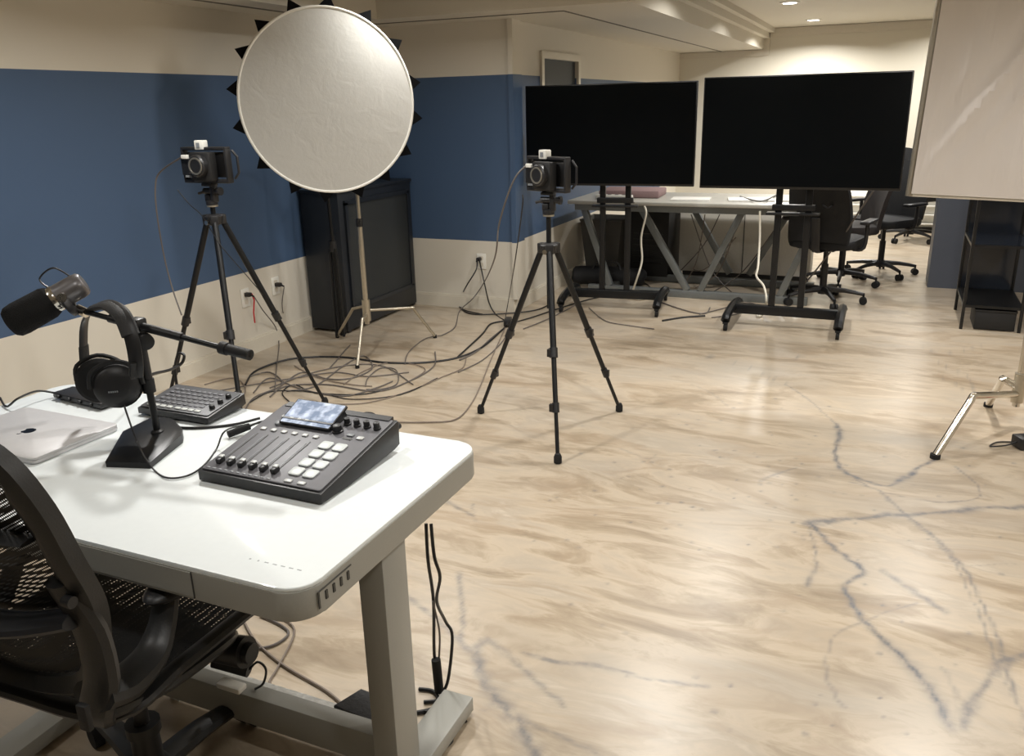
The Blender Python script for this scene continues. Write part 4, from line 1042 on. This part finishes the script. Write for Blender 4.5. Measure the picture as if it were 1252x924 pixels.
cable('desk_cable', [d_(178, 517), d_(200, 521), d_(240, 523), d_(285, 519), d_(318, 511, DZ+.012)], .0035, M['cableblack'], 'black cable running along the front edge of the smaller control deck')
t = thing('cable_jack', 'black cylindrical cable plug resting against the left of the big mixer', 'plug', d_(285, 526, DZ+.009))
q0, q1 = d_(279, 531, DZ+.011)-t.location, d_(305, 521, DZ+.018)-t.location
MB().cyl(q0, q1, .009).build('plug_body', M['rubber'], t); MB().tube([q1, q1+V((.02, .03, .005)), q1+V((.06, .06, .0))], .003, 6, smooth=4).build('lead', M['cableblack'], t)
cable('laptop_cable', [G(0, 486, DZ+.01), G(8, 497, DZ+.006), G(22, 487, DZ+.03), G(45, 478, DZ+.03), G(66, 480, DZ+.014), G(80, 482, DZ+.012)], .003, M['cableblack'], 'black cable arching over the back left of the desk to the flat interface box')
cable('microphone_cable', [GY(170, 470, 1.50), GY(185, 458, 1.60), GY(208, 452, 1.75), GY(222, 444, 1.8), GY(225, 434, 1.8), GY(218, 433, 1.8), GY(214, 450, 1.8), GY(216, 470, 1.8)], .0045, M['cableblack'], 'black looped cable behind the microphone stand at the back of the desk')
cable('mixer_cable', [d_(440, 512, DZ+.05), d_(446, 505, DZ+.07), d_(458, 507, DZ+.06), d_(462, 520, DZ+.03), d_(482, 518, DZ+.02)], .003, M['cableblack'], 'short black cable curling over the sockets behind the big mixer')

# ================================================================== MESH TASK CHAIR (foreground)
def task_chair():
    hub = (-1.372, 1.045, 0); th = math.radians(2)
    t = thing('mesh_task_chair', 'black mesh ergonomic chair seen from behind, pushed up to the white desk', 'chair', hub, th)
    # base
    MB().lathe((0, 0, .065), (0, 0, 1), [(0, .04), (.02, .048), (.06, .040), (.07, .032)]).build('hub', M['chairframe'], t)
    MB().cyl((0, 0, .12), (0, 0, .22), .033, .030).cyl((0, 0, .21), (0, 0, .235), .037).build('lift_boot', M['chairframe'], t)
    MB().cyl((0, 0, .22), (0, 0, .38), .016).build('gas_lift', M['black'], t)
    for k in range(5):
        a = math.radians(86)+2*PI*k/5; d = V((math.cos(a), math.sin(a), 0)); s = V((-d.y, d.x, 0))
        l = MB().tube([d*.02+V((0, 0, .105)), d*.15+V((0, 0, .10)), d*.27+V((0, 0, .078)), d*.31+V((0, 0, .07))], [.033, .028, .022, .016], 10, smooth=3, flat=(1.1, .7)).build('base_leg', M['chairframe'], t)
        p = d*.305+V((0, 0, .030))
        MB().cyl(p-s*.029, p-s*.006, .030, n=20).cyl(p+s*.006, p+s*.029, .030, n=20).cyl(p+V((0, 0, .0)), p+V((0, 0, .05)), .009).build('caster', M['rubber'], l)
    # mechanism
    MB().box((0, -.01, .41), (.17, .28, .06), bevel=.014).box((0, .10, .40), (.30, .06, .05), bevel=.012).build('tilt_mechanism', M['chairframe'], t)
    for s in (-1, 1): MB().cyl((s*.13, .09, .40), (s*.235, .09, .41), .030, .034, n=20).cyl((s*.235, .09, .41), (s*.25, .09, .41), .022).build('tilt_knob', M['black'], t)
    # seat: mesh pan within frame
    outl = []
    for x, y, z in ((-.20, -.21, .445), (0, -.225, .44), (.20, -.21, .445), (.225, -.08, .46), (.23, .10, .46), (.21, .22, .445), (.0, .245, .425), (-.21, .22, .445), (-.23, .10, .46), (-.225, -.08, .46)): outl.append(V((x, y, z+.035)))
    ring = smoothpath(outl, 5, True)
    MB().tube(ring, .017, 10, closed=True, flat=(1.2, .8)).build('seat_frame', M['chairframe'], t)
    b = MB(); cc = V((0, 0, .470)); N = len(ring); layers = []
    for fr in (.98, .8, .6, .4, .2): layers.append([b.bm.verts.new(V((cc.x+(p.x-cc.x)*fr, cc.y+(p.y-cc.y)*fr, cc.z+(p.z-cc.z)*fr**2-.0))) for p in ring])
    ctr = b.bm.verts.new(cc)
    for A, B in zip(layers, layers[1:]):
        for i in range(N): b.face([A[i], A[(i+1) % N], B[(i+1) % N], B[i]])
    for i in range(N): b.face([layers[-1][i], layers[-1][(i+1) % N], ctr])
    b.build('seat_mesh', M['chairmesh2'], t)
    # back: outline in (x, z) with depth y(x,z)
    def by(x, z): return -.225-.24*(z-.5)+.30*x*x+.02*math.exp(-((z-.70)/.09)**2)
    half = [(0, 1.10), (.10, 1.095), (.19, 1.078), (.248, 1.035), (.276, .95), (.280, .85), (.266, .75), (.238, .66), (.215, .585), (.175, .535), (.09, .515), (0, .51)]
    o2 = [V((x, by(x, z), z)) for x, z in half]+[V((-x, by(x, z), z)) for x, z in half[-2:0:-1]]
    ring = smoothpath(o2, 4, True); N = len(ring); 
    # wide tapered rim: inner and outer loops with thickness
    b = MB(); cz = .79
    def ins(p, k, zc=cz): return V((p.x*k, 0, zc+(p.z-zc)*k))
    lo = []
    for p in ring:
        wside = .80 if abs(p.x) > .12 else .90
        blend = min(1, abs(p.x)/.22); kx = .90-.10*blend*(1 if .62 < p.z < 1.0 else .5)
        i_ = ins(p, kx)
        i_.y = by(i_.x, i_.z); lo.append((p, i_))
    R0 = [b.bm.verts.new(p+V((0, .010, 0))) for p, i_ in lo]; R1 = [b.bm.verts.new(p+V((0, -.018, 0))) for p, i_ in lo]
    R15 = [b.bm.verts.new(p.lerp(i_, .35)+V((0, -.026, 0))) for p, i_ in lo]
    R2 = [b.bm.verts.new(i_+V((0, -.006, 0))) for p, i_ in lo]; R3 = [b.bm.verts.new(i_+V((0, .008, 0))) for p, i_ in lo]
    loops = [R0, R1, R15, R2, R3]
    for A, B in zip(loops, loops[1:]+[R0]):
        for i in range(N): b.face([A[i], A[(i+1) % N], B[(i+1) % N], B[i]])
    bf = b.build('back_frame', M['chairframe'], t, angle=.9)
    b = MB(); inner = [i_ for p, i_ in lo]; layers = []
    for fr in (1.01, .85, .7, .55, .4, .25, .1):
        layers.append([b.bm.verts.new((lambda q: V((q.x, by(q.x, q.z)+.004, q.z)))(ins(V((p.x, 0, p.z)), fr))) for p in inner])
    for A, B in zip(layers, layers[1:]):
        for i in range(N): b.face([A[i], A[(i+1) % N], B[(i+1) % N], B[i]])
    b.face(layers[-1])
    b.build('back_mesh', M['chairmesh'], bf)
    # lumbar band across the back
    pts = [V((x, by(x, .70)-.035, .73-.05*math.cos(x/.24*PI/2))) for x in np.linspace(-.235, .235, 11)]
    MB().tube(pts, .036, 12, smooth=2, flat=(1.0, .40), up=V((0, 0, 1))).build('lumbar_pad', M['black'], t)
    pts = [V((x, by(x, .86)-.008, .885)) for x in np.linspace(-.22, .22, 9)]
    MB().tube(pts, .030, 10, flat=(1.0, .15), up=V((0, 0, 1))).build('mesh_band', M['black2'], t)
    # uprights and arms
    for s in (-1, 1):
        u = MB().tube([(s*.225, by(.225, .80)-.010, .80), (s*.235, by(.235, .70)-.020, .70), (s*.235, by(.23, .60)-.025, .60), (s*.21, -.255, .525), (s*.16, -.20, .47), (s*.09, -.06, .42)], [.020, .026, .027, .027, .024, .02], 10, smooth=4, flat=(1.3, .8), up=V((0, 1, 0))).build('back_upright', M['chairframe'], t)
        MB().cyl((s*.245, by(.235, .77)-.034, .775), (s*.262, by(.235, .77)-.034, .775), .010).build('pivot_screw', M['black'], u)
        a = MB().tube([(s*.222, -.265, .565), (s*.222, -.21, .545), (s*.212, -.13, .548), (s*.205, -.085, .585), (s*.20, -.06, .63)], [.040, .038, .030, .024, .022], 12, smooth=5, flat=(1.2, .65)).build('arm', M['chairframe'], t)
        MB().sphere((s*.195, -.035, .638), .05, (.80, 1.35, .34), 20).build('arm_pad', M['black'], a)
        MB().box((s*.245, -.305, .56), (.022, .012, .05), bevel=.003).build('height_lever', M['black2'], a)
        MB().tube([(s*.21, -.26, .515), (s*.215, -.12, .475), (s*.205, .06, .45), (s*.16, .12, .42)], .018, 10, smooth=4, flat=(1.2, .8)).build('linkage', M['chairframe'], t)
task_chair()

# ================================================================== CABLES ON THE FLOOR
K = []
def fc(pts, r, m, label, group='loose floor cables behind the left tripod'): cable('floor_cable', [g(*p) for p in pts], r, m, label, group=group)
fc([(390, 436), (425, 437), (470, 443), (520, 443), (560, 437), (590, 424), (612, 405), (622, 396)], .0065, M['cableblack'], 'thickest black floor cable sweeping from below the reflector to the black connector')
fc([(300, 470), (310, 455), (335, 444), (360, 438), (392, 436)], .006, M['cableblack'], 'black floor cable curving behind the left tripod foot', )
fc([(345, 470), (370, 455), (400, 463), (430, 462), (455, 450), (445, 435), (420, 447), (385, 472), (350, 478)], .004, M['cablegrey'], 'grey floor cable in a loose loop right of the left tripod')
fc([(448, 476), (470, 475), (486, 468), (484, 452), (465, 450), (450, 462), (447, 472)], .0035, M['cablegrey'], 'small closed ring of grey cable in front of the reflector stand')
fc([(330, 485), (350, 472), (400, 470), (460, 478), (500, 466), (530, 448), (532, 430)], .004, M['cablegrey'], 'grey floor cable rising toward the right foot of the reflector stand')
fc([(405, 494), (450, 492), (500, 478), (540, 461), (565, 450), (570, 438)], .003, M['cablebrown'], 'thin taupe floor cable below the looped cables')
fc([(310, 480), (330, 462), (370, 476), (420, 484), (460, 474), (480, 466)], .004, M['cablegrey'], 'grey floor cable weaving under the left tripod leg')
fc([(355, 492), (345, 480), (360, 470), (385, 480), (440, 482), (475, 475)], .0035, M['cableblack'], 'thin black floor cable zigzagging beside the desk edge')
fc([(360, 447), (390, 462), (430, 470), (455, 472)], .003, M['cablebrown'], 'thin taupe floor cable crossing under the loops')
fc([(403, 450), (412, 440), (422, 428), (428, 422)], .004, M['cablegrey'], 'short grey cable end in front of the silver stand foot')
fc([(560, 436), (572, 425), (590, 408), (600, 396), (618, 392)], .006, M['cableblack'], 'black cable bundled beside the connector, upper strand')
fc([(562, 440), (582, 430), (600, 414), (620, 398)], .005, M['cablegrey'], 'grey cable bundled beside the connector, lower strand')
fc([(585, 340), (563, 368), (565, 378), (580, 384), (620, 383), (655, 379), (672, 372)], .005, M['cableblack'], 'black floor cable passing along the back wall baseboard', 'cables along the back wall')
fc([(625, 395), (650, 388), (680, 378), (720, 366), (750, 360)], .005, M['cableblack'], 'black floor cable leading from the connector behind the left screen stand', 'cables along the back wall')
fc([(640, 402), (665, 392), (690, 380), (705, 372)], .004, M['cablegrey'], 'grey floor cable leading behind the middle tripod', 'cables along the back wall')
fc([(720, 376), (740, 392), (770, 398), (800, 402)], .0035, M['cablegrey'], 'grey floor cable curling under the left screen stand', 'cables along the back wall')
fc([(485, 516), (520, 516), (556, 513), (575, 495), (588, 470), (600, 440), (618, 400)], .0035, M['cablebrown'], 'thin taupe floor cable from the desk back corner to the connector', 'thin cables on open floor')
fc([(300, 500), (312, 485), (345, 470), (330, 455), (305, 460)], .004, M['cablegrey'], 'grey cable loop tight behind the left tripod middle leg')
fc([(250, 470), (285, 462), (300, 475), (290, 500)], .0035, M['cablebrown'], 'taupe cable loop between left tripod legs')
fc([(318, 752), (345, 765), (352, 776), (330, 790), (290, 794), (250, 792)], .004, M['cablegrey'], 'grey cable on the floor under the desk front corner', 'cables under the desk')
fc([(292, 745), (310, 780), (345, 812), (400, 845), (430, 872)], .004, M['cablebrown'], 'taupe cable running on the floor toward the desk leg', 'cables under the desk')
fc([(335, 750), (360, 770), (340, 815), (330, 835), (350, 850)], .0035, M['cablebrown'], 'taupe cable bending on the floor under the desk', 'cables under the desk')
fc([(855, 384), (880, 378), (910, 370), (925, 374), (900, 384), (870, 388)], .004, M['cablegrey'], 'grey cable loop between the two screen stands', 'cables below the table')
fc([(775, 352), (800, 366), (840, 380), (862, 383), (868, 376)], .005, M['cablegrey'], 'grey cable lying below the pale table front rail', 'cables below the table')
fc([(740, 345), (760, 352), (785, 345), (800, 356)], .004, M['cableblack'], 'black cable lying near the black bag', 'cables below the table')
fc([(810, 392), (835, 388), (862, 386)], .007, M['cableblack'], 'short black thick cable end on the floor between the stands', 'cables below the table')

t = thing('cable_connector', 'black coupling block on the floor where the thick cables meet near the middle tripod', 'connector', g(621, 398, 0), .3)
MB().box((0, 0, .03), (.05, .11, .05), bevel=.008).build('body', M['black'], t)
MB().cyl((0, -.05, .03), (0, -.08, .02), .012, .008).cyl((0, .05, .03), (0, .08, .02), .012, .008).build('strain_relief', M['rubber'], t)
fc([(330, 474), (380, 456), (430, 446), (470, 448), (505, 470)], .0035, M['cablegrey'], 'grey cable arching between the silver stand foot and the loops')
fc([(305, 492), (335, 478), (390, 480), (430, 488), (490, 482), (535, 462)], .003, M['cableblack'], 'thin black cable lying lowest among the loops behind the big mixer')
fc([(265, 478), (310, 470), (360, 462), (410, 455), (450, 460), (500, 455)], .0035, M['cablegrey'], 'grey cable crossing straight through the loops of cable')
fc([(420, 470), (440, 456), (470, 444), (500, 444), (520, 452), (500, 466)], .003, M['cablebrown'], 'taupe cable hooking back below the right foot of the silver stand')
fc([(540, 410), (520, 414), (500, 430), (495, 445)], .003, M['cablegrey'], 'thin grey cable trailing left from the silver stand right foot')
fc([(560, 455), (590, 440), (612, 420), (622, 405)], .0035, M['cablegrey'], 'grey cable bundled beside the connector, outermost strand')
# hanging leads
def hc(name, pts, r, m, label, group=None): return cable(name, pts, r, m, label, group=group)
a = rigL.matrix_basis @ V((-.065, -.032, .081))
hc('camera_lead', [a, GY(196, 210, 3.06), GY(190, 228, 3.06), GY(192, 262, 3.06), GY(200, 310, 3.1), GY(210, 350, 3.1), GY(222, 385, 3.05)], .004, M['cablegrey'], 'grey lead hanging from the left phone camera down beside its tripod leg')
hc('shutter_lead', [GY(217, 232, 3.06), GY(232, 250, 3.06), GY(248, 265, 3.03), GY(270, 300, 3.0), GY(300, 335, 3.1), GY(330, 370, 3.25)], .0022, M['cableblack'], 'thin black lead slanting from the left phone camera down its right tripod leg')
a = rigR.matrix_basis @ V((-.065, -.032, .081))
hc('camera_lead', [a, GY(632, 214, 3.5), GY(622, 235, 3.5), GY(610, 275, 3.6), GY(605, 315, 3.8), G(592, 345, .25), G(578, 365, .1), g(562, 380), g(556, 400), g(540, 410)], .004, M['cablegrey'], 'grey lead dropping from the middle phone camera to the floor')
hc('shutter_lead', [GY(639, 238, 3.5), GY(639, 250, 3.5), GY(634, 290, 3.6), GY(628, 330, 3.9), G(622, 365, .15), g(618, 388)], .003, M['cableblack'], 'thin black lead dropping straight from the middle phone camera to the connector')
pb = V((-2.78, YB-.06, .395))
hc('outlet_cord', [pb, G(582, 330, .33), G(570, 350, .2), g(563, 366), g(566, 378), g(590, 384)], .005, M['cableblack'], 'black cord looping left from the back wall outlet', 'cords from the back wall outlet')
hc('outlet_cord', [pb+V((.02, 0, 0)), G(592, 345, .25), G(598, 370, .08), g(606, 384), g(618, 392)], .005, M['cableblack'], 'black cord dropping right from the back wall outlet to the connector', 'cords from the back wall outlet')
hc('outlet_cord', [V((XL+.075, 4.10, .385)), G(322, 380, .28), G(337, 400, .12), G(341, 420, .01), g(338, 450), g(336, 480)], .0035, M['cablegrey'], 'grey cord from the left wall outlet with the red ribbon', 'cords from the left wall outlets')
hc('outlet_cord', [V((XL+.075, 4.40, .385)), G(345, 375, .25), G(352, 392, .10), g(375, 402), g(400, 385), g(412, 375)], .0035, M['cablegrey'], 'grey cord from the outlet beside the black cabinet', 'cords from the left wall outlets')
# white cords hanging from table / stand
hc('white_cord', [GY(788, 252, 6.45), GY(790, 262, 6.42), GY(784, 290, 6.4), GY(785, 318, 6.38), GY(779, 340, 6.35), g(773, 360, .03), g(780, 366, .01), g(798, 363, .01)], .008, M['cablewhite'], 'white cord hanging from the table edge beside the left screen post', 'white cords hanging from the table')
hc('white_cord', [GY(929, 258, 6.4), GY(929, 290, 6.35), GY(927, 325, 6.2), GY(925, 338, 6.15), GY(934, 350, 6.1), G(937, 368, .15), G(933, 384, .02), g(926, 386, .01), g(930, 374, .01)], .008, M['cablewhite'], 'white cord hanging from the table edge beside the right screen posts', 'white cords hanging from the table')
hc('grey_hanging_cord', [GY(1068, 233, 6.3), GY(1048, 262, 6.4), GY(1030, 290, 6.5), GY(1012, 312, 6.6), GY(985, 345, 6.7), g(960, 365, .02)], .006, M['cablegrey'], 'grey cord swooping down past the back of the black office chair')
for k, (p, q, r_) in enumerate((((862, 262), (852, 318), (835, 350)), ((880, 262), (860, 300), (828, 335)), ((905, 262), (880, 330), (850, 352)), ((845, 262), (870, 330), (900, 362)), ((900, 290), (860, 330), (838, 322)), ((960, 262), (910, 330), (870, 358)))):
    hc('loose_cord', [GY(*p, 6.95), GY(*q, 7.0), g(*r_, .01)], .0045, M['cablegrey'] if k % 2 else M['cablebrown'], 'thin cord hanging in the tangle under the pale table among its slanted legs', 'tangled cords under the table')
for k, (p, q, r_) in enumerate((((775, 248), (762, 240), (748, 243)), ((735, 245), (748, 236), (765, 250)), ((905, 240), (930, 246), (950, 238)), ((1000, 245), (1012, 254), (1020, 248)))):
    hc('tabletop_cord', [G(*p, .766), G(*q, .78), G(*r_, .766)], .005, M['cableblack'], ['short black cord arching over the table behind the left screen posts', 'short black cord on the far left corner of the table', 'short black cord on the table left of the right screen posts', 'short black cord on the right end of the table'][k], 'cords on the table top')
# cords behind the desk's right leg
hc('desk_power_cord', [G(521, 640, .55), G(522, 665, .50), G(524, 690, .45), G(530, 735, .32), G(531, 800, .12), G(536, 830, .05)], .0042, M['cableblack'], 'black cord dropping nearly straight from under the desk edge to the small black plug', 'cords hanging behind the desk leg')
hc('desk_power_cord', [G(527, 640, .55), G(531, 680, .48), G(538, 705, .42), G(534, 735, .33), G(545, 760, .22), G(553, 778, .18), G(548, 830, .06), G(540, 848, .02)], .0042, M['cableblack'], 'black cord bowing right behind the desk leg and down to the floor', 'cords hanging behind the desk leg')
hc('desk_power_cord', [G(529, 735, .33), G(537, 770, .22), G(537, 800, .12), G(535, 812, .1)], .0028, M['cablegrey'], 'thin grey cord between the two black cords behind the desk leg', 'cords hanging behind the desk leg')
t = thing('inline_plug', 'slim black inline plug hanging at the end of a cord near the desk leg foot', 'plug', G(535, 826, .05))
MB().cyl(G(533, 806, .11)-t.location, G(537, 845, .012)-t.location, .0125, n=12).build('body', M['rubber'], t)
fc([(512, 842), (530, 845), (535, 856), (518, 858)], .005, M['cableblack'], 'black cord curling at the foot of the desk leg, upper curl', 'cord tangle by the desk foot')
fc([(505, 872), (530, 866), (548, 850), (540, 845)], .006, M['cableblack'], 'black cord doubling back by the slim plug', 'cord tangle by the desk foot')
fc([(530, 868), (548, 866), (560, 870), (570, 882)], .004, M['cableblack'], 'black cord end reaching over toward the desk foot tip', 'cord tangle by the desk foot')
fc([(520, 870), (538, 876), (536, 900), (532, 925)], .007, M['cableblack'], 'thick black cord running toward the camera beside the desk foot', 'cord tangle by the desk foot')
fc([(512, 885), (530, 892), (552, 903), (545, 912), (520, 922)], .004, M['cableblack'], 'thin black cord crossing the thick one beside the desk foot', 'cord tangle by the desk foot')
fc([(515, 930), (522, 900), (520, 880)], .005, M['cableblack'], 'black cord standing beside the leg, lowest in the tangle', 'cord tangle by the desk foot')

# ================================================================== CAMERA, WORLD, VIEW
cam = bpy.data.cameras.new('camera'); co = bpy.data.objects.new('camera', cam); C.objects.link(co)
cam.sensor_width = 36; cam.sensor_fit = 'HORIZONTAL'; cam.lens = F/1252*36; cam.clip_start = .02
r, d, f = RC[:, 0], RC[:, 1], RC[:, 2]
mw = Matrix(((r[0], -d[0], -f[0], 0), (r[1], -d[1], -f[1], 0), (r[2], -d[2], -f[2], H), (0, 0, 0, 1)))
co.matrix_world = mw
S = bpy.context.scene; S.camera = co
wd = bpy.data.worlds.new('world'); S.world = wd; wd.use_nodes = True
wd.node_tree.nodes['Background'].inputs[0].default_value = (.9, .93, 1, 1); wd.node_tree.nodes['Background'].inputs[1].default_value = .3
S.view_settings.view_transform = 'Standard'; S.view_settings.look = 'None'; S.view_settings.gamma = 1; S.view_settings.use_curve_mapping = False
S.view_settings.exposure = -.18
